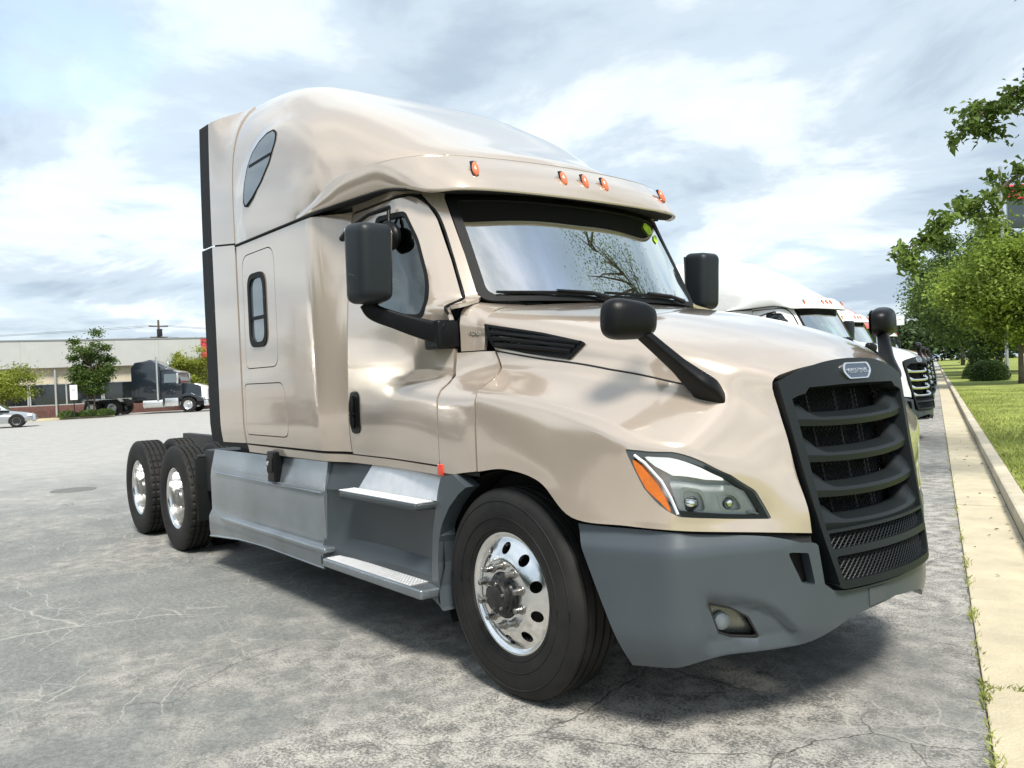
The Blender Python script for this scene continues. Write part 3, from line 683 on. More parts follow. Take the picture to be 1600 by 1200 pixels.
    bo = half_bot+mr(half_bot)[1:]+[(BL-s, z) for s, z in half_top]+half_top[::-1]
    fog = rpoly([(.658, .598), (.766, .567), (.844, .52), (.898, .412), (.764, .434), (.705, .461)], [.01, 0, .04, .015, 0, .02], 4)
    slot = rpoly([(1.017, .776), (1.116, .764), (1.145, .623), (1.08, .641)], .012, 3)
    fl = lambda a: np.stack([BL-np.array(a)[:, 0], np.array(a)[:, 1]], 1)
    def bump2(p):
        q = bumper(p); s = np.minimum(p[:, 0], BL-p[:, 0]); z = p[:, 1]
        # scalloped pocket round the fog lamp and a lip at the top edge
        top = np.interp(s, [.62, .70, .88, .98, 1.09], [.63, .625, .585, .53, .39])
        d = .028*sm((top-z)/.03)*sm((s-.63)/.03)*sm((1.10-s)/.10)*sm((z-.388)/.03)
        nn = normals(bumper, p)
        return q-nn*d[:, None]
    B_ = panel('bumper', bump2, bo, M['greyp'], T, holes=[fog, fl(fog), slot, fl(slot)], step=.028, thick=.06)
    for s_ in (0, 1):
        a = fog if not s_ else fl(fog); b = slot if not s_ else fl(slot)
        fo = panel('fog_lamp', off(bump2, -.050), a, M['fog'], B_, step=.03, thick=0)
        panel('lamp_lens', off(bump2, -.010), gap(a, -.006), M['lens'], fo, step=.04, thick=0)
        panel('lamp_rim', bump2, gap(a, -.001), M['seam'], fo, step=.02, thick=.03, holes=[gap(a, -.012)], lift=-.002)
        cc = np.array([[.735 if not s_ else BL-.735, .505]]); c = off(bump2, -.035)(cc)[0]; nn = normals(bumper, cc)[0]
        o = lathe('lamp_bulb', [(0, -.012), (.02, -.010), (.034, -.002), (.038, .012)], M['lampw'], fo, 20)
        R0 = Vector((0, -1, 0)).rotation_difference(Vector(nn)).to_matrix().to_4x4(); R0.translation = Vector(c+nn*.012); o.data.transform(R0)
        panel('slot_back', off(bump2, -.075), gap(b, .03), M['seam'], B_, step=.06, thick=0)
    panel('licence_plate_bracket', bump2, [(1.435, .497), (1.548, .503), (1.548, .572), (1.435, .572)], M['grill2'], B_, step=.05, thick=.006, lift=.004)
    panel('bumper_gap', off(bump2, -.035), [(.08, .86), (1.16, .76), (1.16, .84), (.6, .90), (.08, .925)], M['seam'], B_, step=.06, thick=0)
    panel('bumper_gap', off(bump2, -.035), fl([(.08, .86), (1.16, .76), (1.16, .84), (.6, .90), (.08, .925)]), M['seam'], B_, step=.06, thick=0)
    # ---------------- windscreen
    q = lambda a, b: [(-a, b), (a, b)]
    full = rpoly([(-1, 0), (1, 0), (1, 1), (-1, 1)], [.10, .10, .05, .05], 5); clear = rpoly([(-.945, .045), (.945, .045), (.945, .97), (-.945, .97)], [.10, .10, .05, .05], 5)
    SS = (.9, .65)
    ws = panel('windscreen', screen, full, M['rubber'], T, holes=[clear], step=.05, thick=.02, sc=SS)
    panel('glass', screen, gap(clear, .01), M['glass'], ws, step=.06, thick=0, sc=SS, lift=-.006)
    panel('sunshade', off(screen, -.05), rpoly([(-.965, .80), (-.88, .64), (0, .60), (.64, .69), (.90, .74), (.97, .90), (.97, 1.02), (-.97, 1.02)], [.02, .12, 0, .1, .06, .02, .02, .02], 4), M['shade'], ws, step=.1, thick=0, sc=SS)  # added black sheet, paints in the visor's dark reflection along the glass top
    for a in ([(.70, .77), (.80, .80), (.84, .90), (.76, .93), (.69, .86)], [(.78, .68), (.83, .72), (.86, .80), (.82, .80), (.76, .73)]):
        panel('price_marking', screen, rpoly(a, .03, 3), M['lime'], ws, step=.05, thick=0, sc=SS, lift=.001)
    for u0, u1 in ((-.90, -.18), (-.16, .62)):
        w = empty('wiper', T)
        b = np.array([(u0, .070), ((u0+u1)/2, .060), (u1, .050)]); tube('wiper_blade', screen(b)+normals(screen, b)*.014, [.008, .012, .008], M['blackp'], w, n=6)
        b = np.array([(u1+.02, .005), ((u0+u1)/2+.25, .05), ((u0+u1)/2, .066)]); tube('wiper_arm', screen(b)+normals(screen, b)*.03, [.016, .011, .009], M['blackp'], w, n=6)
    # cowl between hood and glass
    cw = np.array([(-.50, .78, 1.935), (-.45, .72, 1.945), (-.40, .42, 1.945), (-.36, 0, 1.945)]); cw = mir(cw)
    cf = np.array([(-.36, .78, 1.90), (-.30, .72, 1.915), (-.22, .42, 1.925), (-.19, 0, 1.925)]); cf = mir(cf)
    obj('wiper_cowl', np.concatenate([cw, cf]), [(j, j+1, 8+j-1+0, 7+j) for j in range(6)], M['blackp'], T)
    # header above the glass
    hq = mir([(-.90, .93, 2.56), (-.845, .88, 2.595), (-.78, .5, 2.61), (-.69, 0, 2.615)]); hr = hq+np.array([-.06, 0, .06])
    obj('windscreen_header', np.concatenate([hq, hr]), [(j, j+1, 7+j+1, 7+j) for j in range(6)], M['seam'], T)
    # ---------------- marker lights
    def marker(x, y, z, nx, ny):
        bm = bmesh.new(); bmesh.ops.create_uvsphere(bm, u_segments=16, v_segments=10, radius=1)
        for v in bm.verts: v.co = Vector((v.co.x*.018, v.co.y*.021, v.co.z*.049))
        o = from_bm('marker_light', bm, M['orange'], T, True)
        o.data.transform(Matrix.Translation((x, y, z)) @ Matrix.Rotation(math.atan2(ny, nx), 4, 'Z') @ Matrix.Rotation(R(-24), 4, 'Y'))
        b = tube('marker_base', [(0, 0, -.051), (0, 0, .051)], .019, M['rubber'], o, n=10)
        b.data.transform(Matrix.Translation((x-.012, y, z)) @ Matrix.Rotation(math.atan2(ny, nx), 4, 'Z') @ Matrix.Rotation(R(-24), 4, 'Y') @ Matrix.Diagonal((.5, 1.1, 1, 1)))
    for y, x, ny in ((-.79, -.645, -.35), (-.175, -.578, -.06), (0, -.574, 0), (.175, -.578, .06), (.79, -.645, .35)): marker(x+.012, y, 2.742, 1, ny)
    # ---------------- chassis skirts and steps
    sk = pchip([.25, .36, .46, .50, .82, .86, 1.05], [1.225, 1.235, 1.235, 1.205, 1.205, 1.195, 1.15])
    def skirt(p): return np.stack([p[:, 0], -sk(p[:, 1])-.0*p[:, 0], p[:, 1]], 1)
    def fairing():
        g = panel('side_skirt', skirt, [(-4.15, .278), (-3.9, .30), (-3.45, .335), (-2.9, .352), (-1.90, .345), (-1.905, .55), (-1.92, .86), (-1.935, 1.035), (-4.155, 1.022)], M['skirt'], T, step=.06, thick=.04)
        tube('skirt_crease', [(-4.0, -1.211, .835), (-1.93, -1.211, .835)], .006, M['skirt'], g, n=6)
        bm = bmesh.new(); bx(bm, -3.75, -1.80, -1.275, -1.19, .455, .492, .014, 3); from_bm('skirt_ledge', bm, M['skirt'], g, True, angle=40)
        tube('bottom_flange', [(-4.15, -1.228, .276), (-3.9, -1.228, .298), (-3.45, -1.228, .333), (-2.9, -1.228, .350), (-1.9, -1.228, .343)], .010, M['skirt'], g, n=6)
        la = box('skirt_latch', -2.79, -2.655, -1.235, -1.165, .85, 1.075, M['blackp'], g, .012, 3)
        box('latch_pull', -2.755, -2.69, -1.255, -1.225, .92, 1.03, M['seam'], g, .01, 2)
        box('latch_pin', -2.735, -2.71, -1.262, -1.245, .975, 1.005, M['chrome'], g, .004, 1)
        # step bay: profile (y, z) swept along x
        def sweep(name, prof, xs_, m, par, shift=None, sharp=25):
            V = []; k = len(prof)
            for i, x in enumerate(xs_):
                for y, z in prof: V.append((x+(0 if shift is None else shift(i, y, z)), -y, z))
            F = [(i*k+j, (i+1)*k+j, (i+1)*k+j+1, i*k+j+1) for i in range(len(xs_)-1) for j in range(k-1)]
            o = obj(name, V, F, m, par); o.data.set_sharp_from_angle(angle=R(sharp)); return o
        xw = [-1.93, -1.875, -1.80, -1.4, -1.0, -.70, -.58, -.52]
        inset = [0, .005, .035, .065, .065, .065, .04, 0]
        V = []; zz = [.36, .40, .48, .55, .70, .82, .86, .90, 1.045]; yy = [1.235, 1.24, 1.225, 1.20, 1.19, 1.18, 1.185, 1.17, 1.12]
        for i, x in enumerate(xw):
            for y, z in zip(yy, zz): V.append((x+.06*math.exp(-((z-.6)/.18)**2)*(i == 0)*0, -(y-inset[i]*(1.6 if .5 < z < .84 else .9)), z))
        k = len(zz); F = [(i*k+j, (i+1)*k+j, (i+1)*k+j+1, i*k+j+1) for i in range(len(xw)-1) for j in range(k-1)]
        bay = obj('step_bay', V, F, M['bay'], T); bay.data.set_sharp_from_angle(angle=R(30))
        st = bmesh.new(); bx(st, -1.62, -.60, -1.285, -1.13, .855, .890, .012, 3)
        for v in st.verts:
            if v.co.y < -1.24: v.co.x += .09*(1 if v.co.x < -1 else -.5)
        us = from_bm('upper_step', st, M['bay'], bay, True, angle=40)
        def tread(x0, x1, y0, y1, z, par, nx, ny):
            bm = bmesh.new(); bx(bm, x0, x1, y0, y1, z, z+.006, .002, 1)
            for i in range(nx):
                for j in range(ny):
                    cx, cy = x0+(x1-x0)*(i+.5)/nx, y0+(y1-y0)*(j+.5)/ny
                    r = bmesh.ops.create_cone(bm, cap_ends=True, segments=8, radius1=.0065, radius2=.0045, depth=.004)
                    bmesh.ops.translate(bm, verts=r['verts'], vec=(cx, cy, z+.007))
            return from_bm('step_tread', bm, M['tread'], par, False)
        tread(-1.55, -.64, -1.278, -1.165, .890, us, 34, 5)
        rs = obj('step_riser', [(-1.50, -1.163, .897), (-.60, -1.163, .897), (-.56, -1.095, 1.05), (-1.42, -1.095, 1.05)], [(0, 1, 2, 3)], M['tread'], us, False)
        st = bmesh.new(); bx(st, -1.88, -.56, -1.30, -1.10, .385, .440, .016, 3)
        for v in st.verts:
            if v.co.y < -1.24: v.co.x += .10*(1 if v.co.x < -1 else -.4)
        ls = from_bm('lower_step', st, M['skirt'], bay, True, angle=40)
        tread(-1.74, -.72, -1.292, -1.15, .440, ls, 36, 6)
        obj('step_riser', [(-1.70, -1.148, .448), (-.60, -1.148, .448), (-.60, -1.115, .50), (-1.66, -1.115, .50)], [(0, 1, 2, 3)], M['tread'], ls, False)
        return g, bay
    g, bay = fairing()
    # trim behind the front wheel
    cy, cz, r = 0, .50, .565
    arc = [(math.cos(R(a))*r, cz+math.sin(R(a))*r) for a in (197, 185, 172, 160, 148, 136, 124, 116)]
    outl = [(-.50, .335), (-.56, .345), (-.66, .36), (-.665, .50), (-.625, .72), (-.53, .93), (-.47, 1.045), (-.36, 1.065)]
    tr = panel('wheel_arch_trim', lambda p: np.stack([p[:, 0], -1.222+0*p[:, 0]+.05*np.clip(-(p[:, 0]+.5)/.2, 0, 1), p[:, 1]], 1), outl+arc[::-1], M['greyp'], T, step=.05, thick=.09)
    a = np.linspace(R(18), R(205), 30)
    V = [(math.cos(t)*.60, y, .50+math.sin(t)*.60) for t in a for y in (-1.14, -.62)]
    li = obj('wheel_liner', V, [(2*i, 2*i+1, 2*i+3, 2*i+2) for i in range(len(a)-1)], M['seam'], T)
    V = [(math.cos(t)*.62, -.66, .50+math.sin(t)*.62) for t in np.linspace(R(-10), R(220), 30)]; li2 = obj('inner_liner', V, [tuple(range(len(V)))], M['seam'], li, False)
    # ---------------- wheels
    def circ_hole(cx, cz, r, n): return [(cx+r*math.cos(2*math.pi*i/n), cz+r*math.sin(2*math.pi*i/n)) for i in range(n)]
    def front_wheel():
        w = empty('wheel', T, (0, -1.05, .507))
        rr = .509
        prof = [(.288, .10), (.30, .122), (.34, .134), (.40, .143), (.45, .137), (.478, .128), (.492, .118), (.503, .104)]
        out = [(r, -y) for r, y in prof]
        trd = []
        for yc in (-.074, -.026, .026, .074):
            trd += [(rr-.001, yc-.007), (rr-.014, yc-.005), (rr-.014, yc+.005), (rr-.001, yc+.007)]
        t = lathe('tyre', out+[(rr-.002, -.098)]+trd+[(rr-.002, .098)]+prof[::-1], M['tyre'], w, 96, angle=28)
        for r in (.318, .372, .452): tube('tyre_bead_ring', [(r*math.cos(s), -float(np.interp(r, [.30, .34, .40, .45, .478], [.122, .134, .143, .137, .128]))-.0005, r*math.sin(s)) for s in np.linspace(0, 2*np.pi, 72, endpoint=False)], .0035, M['tyre'], t, n=5, closed=True)
        yd = pchip([0, .10, .165, .185, .215, .245, .262, .275], [-.150, -.150, -.150, -.143, -.128, -.108, -.098, -.094])
        holes = [circ_hole(.222*math.cos(2*math.pi*(i+.5)/10), .222*math.sin(2*math.pi*(i+.5)/10), .028, 14) for i in range(10)]+[circ_hole(0, 0, .112, 32)]
        face = lambda p: np.stack([p[:, 0], yd(np.hypot(p[:, 0], p[:, 1])), p[:, 1]], 1)
        rm = panel('rim', face, circ_hole(0, 0, .272, 72), M['alloy'], w, holes=holes, step=.018, thick=.022)
        lathe('rim_flange', [(.262, -.06), (.268, -.096), (.276, -.099), (.282, -.108), (.290, -.1135), (.2985, -.112), (.302, -.104), (.297, -.095), (.29, -.08)], M['alloy'], w, 96, angle=50)
        lathe('rim_barrel', [(.235, -.05), (.25, .05), (.28, .09), (.28, -.07)], M['frame'], w, 48)
        lathe('hub', [(.0, -.212), (.045, -.212), (.052, -.208), (.060, -.205), (.072, -.204), (.078, -.196), (.080, -.176), (.092, -.172), (.094, -.158), (.108, -.152), (.110, -.10)], M['hub'], w, 40, angle=30)
        for i in range(6):
            t_ = 2*math.pi*i/6+.3; o = tube('hub_bolt', [(0, 0, 0), (0, -.012, 0)], .008, M['nut'], w, n=6, up=(1, 0, 0)); o.location = (.066*math.cos(t_), -.200, .066*math.sin(t_))
        V = None
        for i in range(10):
            t_ = 2*math.pi*(i+.5)/10
            if V is None: o = lathe('lug_nut', [(0, -.050), (.008, -.049), (.014, -.044), (.0155, -.02), (.0165, -.008), (.024, -.006), (.024, 0)], M['nut'], w, 10, angle=40); V = o.data
            else: o = bpy.data.objects.new('lug_nut', V); COL.objects.link(o); o.parent = w
            o.location = (.1428*math.cos(t_), -.150, .1428*math.sin(t_))
        return w
    def rear_wheel(x):
        w = empty('wheel', T, (x, -1.105, .507))
        rr = .509
        def wave(r, a, pr):
            g = (np.floor(a/(2*np.pi)*160) % 4 == 0)
            t = (np.abs(pr[:, 1]) < .105) & (pr[:, 0] > rr-.006)
            return r-np.where(g[:, None] & t[None], .010, 0)
        def tyre(par, y0):
            prof = [(.288, .10), (.30, .122), (.34, .134), (.40, .141), (.45, .136), (.48, .127), (.497, .116), (.506, .104)]
            trd = []
            for yc in (-.074, -.026, .026, .074): trd += [(rr-.001, yc-.008), (rr-.018, yc-.006), (rr-.018, yc+.006), (rr-.001, yc+.008)]
            o = lathe('tyre', [(r, y0-y) for r, y in prof]+[(r, y0+y) for r, y in [(rr-.002, -.098)]+trd+[(rr-.002, .098)]]+[(r, y0+y) for r, y in prof[::-1]], M['tyre'], par, 160, angle=28,
                      wave=lambda r, a, pr: wave(r, a, pr-[0, y0]))
            return o
        tyre(w, 0); tyre(w, .343)
        lathe('rim_flange', [(.262, -.06), (.268, -.096), (.276, -.099), (.282, -.108), (.290, -.1135), (.2985, -.112), (.302, -.104), (.297, -.095), (.29, -.08)], M['alloy'], w, 80, angle=50)
        lathe('rim_barrel', [(.268, -.095), (.262, -.07), (.258, -.02), (.25, .02), (.245, .05), (.238, .058)], M['alloy'], w, 64)
        holes = [circ_hole(.205*math.cos(2*math.pi*(i+.5)/10), .205*math.sin(2*math.pi*(i+.5)/10), .024, 10) for i in range(10)]
        yd = pchip([0, .17, .20, .24], [.045, .045, .052, .060])
        panel('rim', lambda p: np.stack([p[:, 0], yd(np.hypot(p[:, 0], p[:, 1])), p[:, 1]], 1), circ_hole(0, 0, .242, 48), M['alloy'], w, holes=holes, step=.03, thick=.02)
        lathe('hub', [(0, -.10), (.07, -.10), (.082, -.094), (.086, -.07), (.10, -.06), (.104, .02), (.112, .045)], M['nut'], w, 32, angle=30)
        V = None
        for i in range(10):
            t_ = 2*math.pi*i/10
            if V is None: o = lathe('lug_nut', [(0, -.035), (.014, -.032), (.0165, -.01), (.022, -.006), (.022, 0)], M['nut'], w, 8, angle=40); V = o.data
            else: o = bpy.data.objects.new('lug_nut', V); COL.objects.link(o); o.parent = w
            o.location = (.1428*math.cos(t_), .045, .1428*math.sin(t_))
        return w
    wf_ = front_wheel(); w1 = rear_wheel(-5.172); w2_ = rear_wheel(-6.492)
    # ---------------- chassis
    for s in (1, -1):
        box('frame_rail', -7.35, .85, s*.43-.045, s*.43+.045, .74, 1.02, M['frame'], T, .006)
    for x in (-6.9, -5.83, -4.6): box('crossmember', x-.07, x+.07, -.39, .39, .78, .98, M['frame'], T, .01)
    for x in (-5.172, -6.492, 0):
        tube('axle', [(x, -.95, .507), (x, .95, .507)], .075 if x else .06, M['frame'], T, n=14)
        if x: lathe('differential', [(0, -.25), (.14, -.20), (.23, -.08), (.25, 0), (.23, .08), (.14, .20), (0, .25)], M['frame'], T, 24, loc=(x, 0, .52))
    fw = box('fifth_wheel', -6.15, -5.25, -.45, .45, 1.09, 1.15, M['frame'], T, .02)
    box('fifth_wheel_base', -6.05, -5.45, -.42, .42, 1.02, 1.09, M['frame'], fw, .01)
    bm = bmesh.new()
    for k in range(7): bx(bm, -4.95+k*.11, -4.87+k*.11, -.46, .46, 1.045, 1.075, .006, 1)
    from_bm('deck_plate', bm, M['frame'], T)
    mf = box('mud_guard', -4.64, -4.59, -1.19, -.70, .34, .92, M['rubber'], T, .012)
    mb = tube('mud_guard_bracket', [(-4.62, -.46, .88), (-4.62, -.9, .93), (-4.62, -1.17, .93)], .022, M['frame'], T, n=8)
    at_ = tube('air_tank', [(-4.95, -.62, .80), (-4.93, -.62, .80), (-4.30, -.62, .80), (-4.28, -.62, .80)], [.06, .15, .15, .06], M['frame'], T, n=20)
    bb = box('battery_box', -4.55, -4.17, -1.12, -.50, .62, 1.0, M['frame'], T, .02)
    tube('air_line', [(-3.32, -.25, 2.0), (-3.7, -.2, 1.6), (-4.3, -.1, 1.22), (-4.8, -.05, 1.1)], .014, M['blackp'], T, n=6)
    tube('air_line', [(-3.32, .05, 2.0), (-3.65, .05, 1.55), (-4.25, .02, 1.2), (-4.8, .03, 1.1)], .014, M['redl'], T, n=6)
    box('underbody', -4.1, .6, -.95, .95, .55, 1.05, M['seam'], T, 0)
    box('engine_block', -.1, .78, -.40, .40, .6, 1.5, M['seam'], T, .03)
    # ---------------- cab interior
    box('cab_floor', -3.25, -.30, -1.1, 1.1, 1.06, 1.10, M['dash'], T, 0)
    bm = bmesh.new(); bx(bm, -.95, -.40, -1.0, 1.0, 1.45, 1.93, .10, 4)
    for v in bm.verts:
        if v.co.x < -.7 and v.co.z > 1.7: v.co.z -= .06
    da = from_bm('dashboard', bm, M['dash'], T, True, angle=60)
    sw = empty('steering_wheel', T)
    o = tube('wheel_ring', [(.23*math.cos(t), .23*math.sin(t), 0) for t in np.linspace(0, 2*np.pi, 40, endpoint=False)], .018, M['dash'], sw, n=8, closed=True); mm = Matrix.Translation((-1.08, .52, 1.93)) @ Matrix.Rotation(R(-38), 4, 'Y'); o.data.transform(mm)
    for a_ in (90, 210, 330):
        o = tube('spoke', [(0, 0, -.02), (.22*math.cos(R(a_)), .22*math.sin(R(a_)), 0)], .02, M['dash'], sw, n=6); o.data.transform(mm)
    o = tube('steering_column', [(0, 0, 0), (0, 0, -.4)], [.06, .05], M['dash'], sw, n=12); o.data.transform(mm)
    for s in (1, -1):
        g = empty('seat', T)
        box('cushion', -1.85, -1.30, s*.52-.26, s*.52+.26, 1.42, 1.60, M['trim'], g, .06, 4)
        o = box('backrest', -.07, .07, s*.52-.25, s*.52+.25, 0, .68, M['trim'], g, .06, 4); o.data.transform(Matrix.Translation((-1.85, 0, 1.55)) @ Matrix.Rotation(R(-10), 4, 'Y'))
        o = box('headrest', -.05, .05, s*.52-.13, s*.52+.13, .70, .90, M['trim'], g, .04, 4); o.data.transform(Matrix.Translation((-1.86, 0, 1.55)) @ Matrix.Rotation(R(-10), 4, 'Y'))
        box('pedestal', -1.75, -1.40, s*.52-.2, s*.52+.2, 1.10, 1.42, M['dash'], g, .01)
    v, f = [], []
    for i, y in enumerate(np.linspace(-1.15, 1.15, 47)):
        v += [(-2.15+.025*math.sin(y*38), y, 1.1), (-2.15+.03*math.sin(y*38+.4), y, 2.75)]
        if i: f.append((2*i-2, 2*i, 2*i+1, 2*i-1))
    obj('sleeper_curtain', v, f, M['curtain'], T)
    box('headliner', -2.2, -.88, -1.02, 1.02, 2.70, 2.72, M['trim'], T, 0)
    # ---------------- left hand twins
    for o in [sl, d1, d2, bk, do, ap, cp, lc, sm_, sr, pr, rwn, xe1, xe2, eb, vt, H, bay, tr, li, wf_, w1, w2_, mf, mb, at_]: mirror(o)
    for o in [c for c in T.children if c.name.startswith(('side_skirt', 'sill_panel'))]: mirror(o)
    for o in [c for c in T.children_recursive if c.name.startswith('cowl_badge.')]: bpy.data.objects.remove(o)
    return T
M['greyp_m'] = mat('mirror_shell_grey', (.013, .0165, .020), .42, 0, 0, .06, 4, .08, 260, spec=.3)
M['bay'] = mat('step_bay_grey', (.034, .043, .048), .42, 0, .2, .06, 2.5, .05, 260, coat_rough=.25)
M['grill2'] = mat('plate_bracket_grey', (.060, .070, .075), .5, 0, 0, .06, 4)
truck = build_truck()
tag(truck, 'champagne beige semi truck with raised roof sleeper and no trailer, nearest to the camera', 'semi truck', 'semi trucks parked in a row along the kerb')
# ================================================================== ground
def nodes_of(m): return m.node_tree, m.node_tree.nodes['Principled BSDF']
def ground_mat():
    m = bpy.data.materials.new('worn_asphalt'); m.use_nodes = True; t, b = nodes_of(m)
    def n(ty, **k):
        x = t.nodes.new(ty)
        for a, c in k.items(): setattr(x, a, c)
        return x
    l = t.links.new
    tc = n('ShaderNodeTexCoord')
    def nz(scale, det=6, rough=.6, dist=0., vec=None):
        x = n('ShaderNodeTexNoise'); l(vec or tc.outputs['Object'], x.inputs['Vector']); x.inputs['Scale'].default_value = scale
        x.inputs['Detail'].default_value = det; x.inputs['Roughness'].default_value = rough; x.inputs['Distortion'].default_value = dist; return x
    def rp(f, pts):
        r = n('ShaderNodeValToRGB'); l(f, r.inputs[0]); e = r.color_ramp.elements
        while len(e) < len(pts): e.new(.5)
        for i, (p, c) in enumerate(pts): e[i].position = p; e[i].color = (*(c if hasattr(c, '__len__') else (c,)*3), 1)
        return r.outputs[0]
    def mix(f, a, c, ty='MIX'):
        x = n('ShaderNodeMix', data_type='RGBA', blend_type=ty)
        for sock, v in ((x.inputs[0], f), (x.inputs[6], a), (x.inputs[7], c)):
            if hasattr(v, 'type') and hasattr(v, 'links'): l(v, sock)
            elif hasattr(v, '__len__'): sock.default_value = (*v, 1)
            else: sock.default_value = v
        return x.outputs[2]
    big = nz(.42, 5, .55, .3); med = nz(2.6, 7, .68, .2); fa = nz(70, 4, .75, .1); fb = nz(7.5, 6, .65, .2); fine = n('ShaderNodeMath', operation='MULTIPLY_ADD'); l(fb.outputs[0], fine.inputs[0]); fine.inputs[1].default_value = .45; fm_ = n('ShaderNodeMath', operation='MULTIPLY'); l(fa.outputs[0], fm_.inputs[0]); fm_.inputs[1].default_value = .62; l(fm_.outputs[0], fine.inputs[2]); grit = nz(170, 2, .6)
    # smooth grey seal coat against worn, chalky aggregate
    wmix = n('ShaderNodeMath', operation='MULTIPLY_ADD'); l(med.outputs[0], wmix.inputs[0]); wmix.inputs[1].default_value = .55
    l(big.outputs[0], wmix.inputs[2])
    # the stretch beside the kerb is the most worn: distance from the kerb line in metres
    sp = n('ShaderNodeSeparateXYZ'); l(tc.outputs['Object'], sp.inputs[0])
    kd = n('ShaderNodeVectorMath', operation='DOT_PRODUCT'); l(tc.outputs['Object'], kd.inputs[0]); kd.inputs[1].default_value = (.910, .415, 0)
    kw = n('ShaderNodeMapRange'); l(kd.outputs['Value'], kw.inputs[0]); kw.inputs[1].default_value = -3.6; kw.inputs[2].default_value = .2; kw.inputs[3].default_value = -.035; kw.inputs[4].default_value = .12
    w2 = n('ShaderNodeMath', operation='ADD'); l(wmix.outputs[0], w2.inputs[0]); l(kw.outputs[0], w2.inputs[1])
    worn = rp(w2.outputs[0], [(.70, 0), (.92, 1)])
    speck = rp(fine.outputs[0], [(.46, .0), (.61, 1)])
    wornc = mix(speck, (.135, .133, .125), (.52, .50, .455))
    sealc = mix(rp(med.outputs[0], [(.35, 0), (.65, 1)]), (.185, .193, .188), (.25, .257, .248))
    gr2 = nz(33, 6, .8, .1); sealc = mix(.55, sealc, mix(rp(gr2.outputs[0], [(.36, 0), (.64, 1)]), (.22, .22, .22), (.82, .82, .80)), 'OVERLAY')
    col = mix(worn, sealc, wornc)
    # paving turns paler towards the far part of the lot
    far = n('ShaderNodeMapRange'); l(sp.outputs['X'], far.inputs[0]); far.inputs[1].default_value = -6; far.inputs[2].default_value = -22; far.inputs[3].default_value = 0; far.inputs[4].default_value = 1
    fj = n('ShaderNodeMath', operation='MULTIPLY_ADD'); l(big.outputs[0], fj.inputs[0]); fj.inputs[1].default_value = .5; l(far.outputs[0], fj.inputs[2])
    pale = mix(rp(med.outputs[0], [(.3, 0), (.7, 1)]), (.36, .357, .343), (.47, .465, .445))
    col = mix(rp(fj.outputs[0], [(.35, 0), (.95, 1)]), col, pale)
    col = mix(.35, col, mix(rp(grit.outputs[0], [(.3, 0), (.7, 1)]), (.06, .06, .06), (.42, .41, .39)), 'OVERLAY')
    # cracks: fine pale ones filled with sand, a few dark ones
    wv = n('ShaderNodeVectorMath', operation='MULTIPLY_ADD'); wn = nz(1.7, 5, .6); l(wn.outputs['Color'], wv.inputs[0]); wv.inputs[1].default_value = (.32, .32, 0); l(tc.outputs['Object'], wv.inputs[2])
    def crack(scale, width, off):
        mp = n('ShaderNodeMapping'); mp.inputs['Location'].default_value = off; l(wv.outputs[0], mp.inputs[0])
        v = n('ShaderNodeTexVoronoi', feature='DISTANCE_TO_EDGE'); l(mp.outputs[0], v.inputs['Vector']); v.inputs['Scale'].default_value = scale; v.inputs['Randomness'].default_value = 1
        return rp(v.outputs['Distance'], [(0, 1), (width, 0)])
    gate = rp(nz(.9, 4, .6).outputs[0], [(.46, 0), (.56, 1)])
    c1 = n('ShaderNodeMath', operation='MULTIPLY'); l(crack(1.15, .0048, (0, 0, 0)), c1.inputs[0]); l(gate, c1.inputs[1])
    c2 = n('ShaderNodeMath', operation='MULTIPLY'); l(crack(4.2, .018, (5, 2, 0)), c2.inputs[0]); l(rp(nz(.7, 4, .6, 0).outputs[0], [(.42, 0), (.56, .75)]), c2.inputs[1])
    c3 = n('ShaderNodeMath', operation='MULTIPLY'); l(crack(.55, .0035, (9, 4, 0)), c3.inputs[0]); l(rp(nz(.5, 3, .6).outputs[0], [(.47, 0), (.56, .6)]), c3.inputs[1])
    col = mix(c1.outputs[0], col, (.37, .36, .325)); col = mix(c2.outputs[0], col, (.40, .385, .35)); col = mix(c3.outputs[0], col, (.045, .045, .042))
    # oil drips
    oil = rp(nz(1.3, 4, .5, .2).outputs[0], [(.70, 0), (.78, .25)]); col = mix(oil, col, (.07, .07, .068))
    l(col, b.inputs['Base Color']); b.inputs['Roughness'].default_value = .82; b.inputs['Specular IOR Level'].default_value = .35
    h1 = n('ShaderNodeMath', operation='MULTIPLY_ADD'); l(fine.outputs[0], h1.inputs[0]); h1.inputs[1].default_value = 1; l(grit.outputs[0], h1.inputs[2])
    h2 = n('ShaderNodeMath', operation='MULTIPLY_ADD'); l(c3.outputs[0], h2.inputs[0]); h2.inputs[1].default_value = -3.; l(h1.outputs[0], h2.inputs[2])
    bp = n('ShaderNodeBump'); bp.inputs['Strength'].default_value = .55; bp.inputs['Distance'].default_value = .008; l(h2.outputs[0], bp.inputs['Height']); l(bp.outputs[0], b.inputs['Normal'])
    return m
tg, ng = np.array((-.415, .910)), np.array((.910, .415)); ng = ng/np.linalg.norm(ng); tg = np.array((-ng[1], ng[0]))
def kerb_pt(s, n, z=0.): p = tg*s+ng*n; return (float(p[0]), float(p[1]), z)
def quad(name, pts, m, parent=None): return obj(name, pts, [tuple(range(len(pts)))], m, parent, False)
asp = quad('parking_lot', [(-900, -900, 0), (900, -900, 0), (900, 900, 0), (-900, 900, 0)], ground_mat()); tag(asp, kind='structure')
conc = mat('gutter_concrete', (.47, .415, .295), .85, 0, 0, .16, 2.2, .5, 60)
conc2 = mat('kerb_concrete', (.44, .395, .30), .85, 0, 0, .22, 1.6, .5, 50)
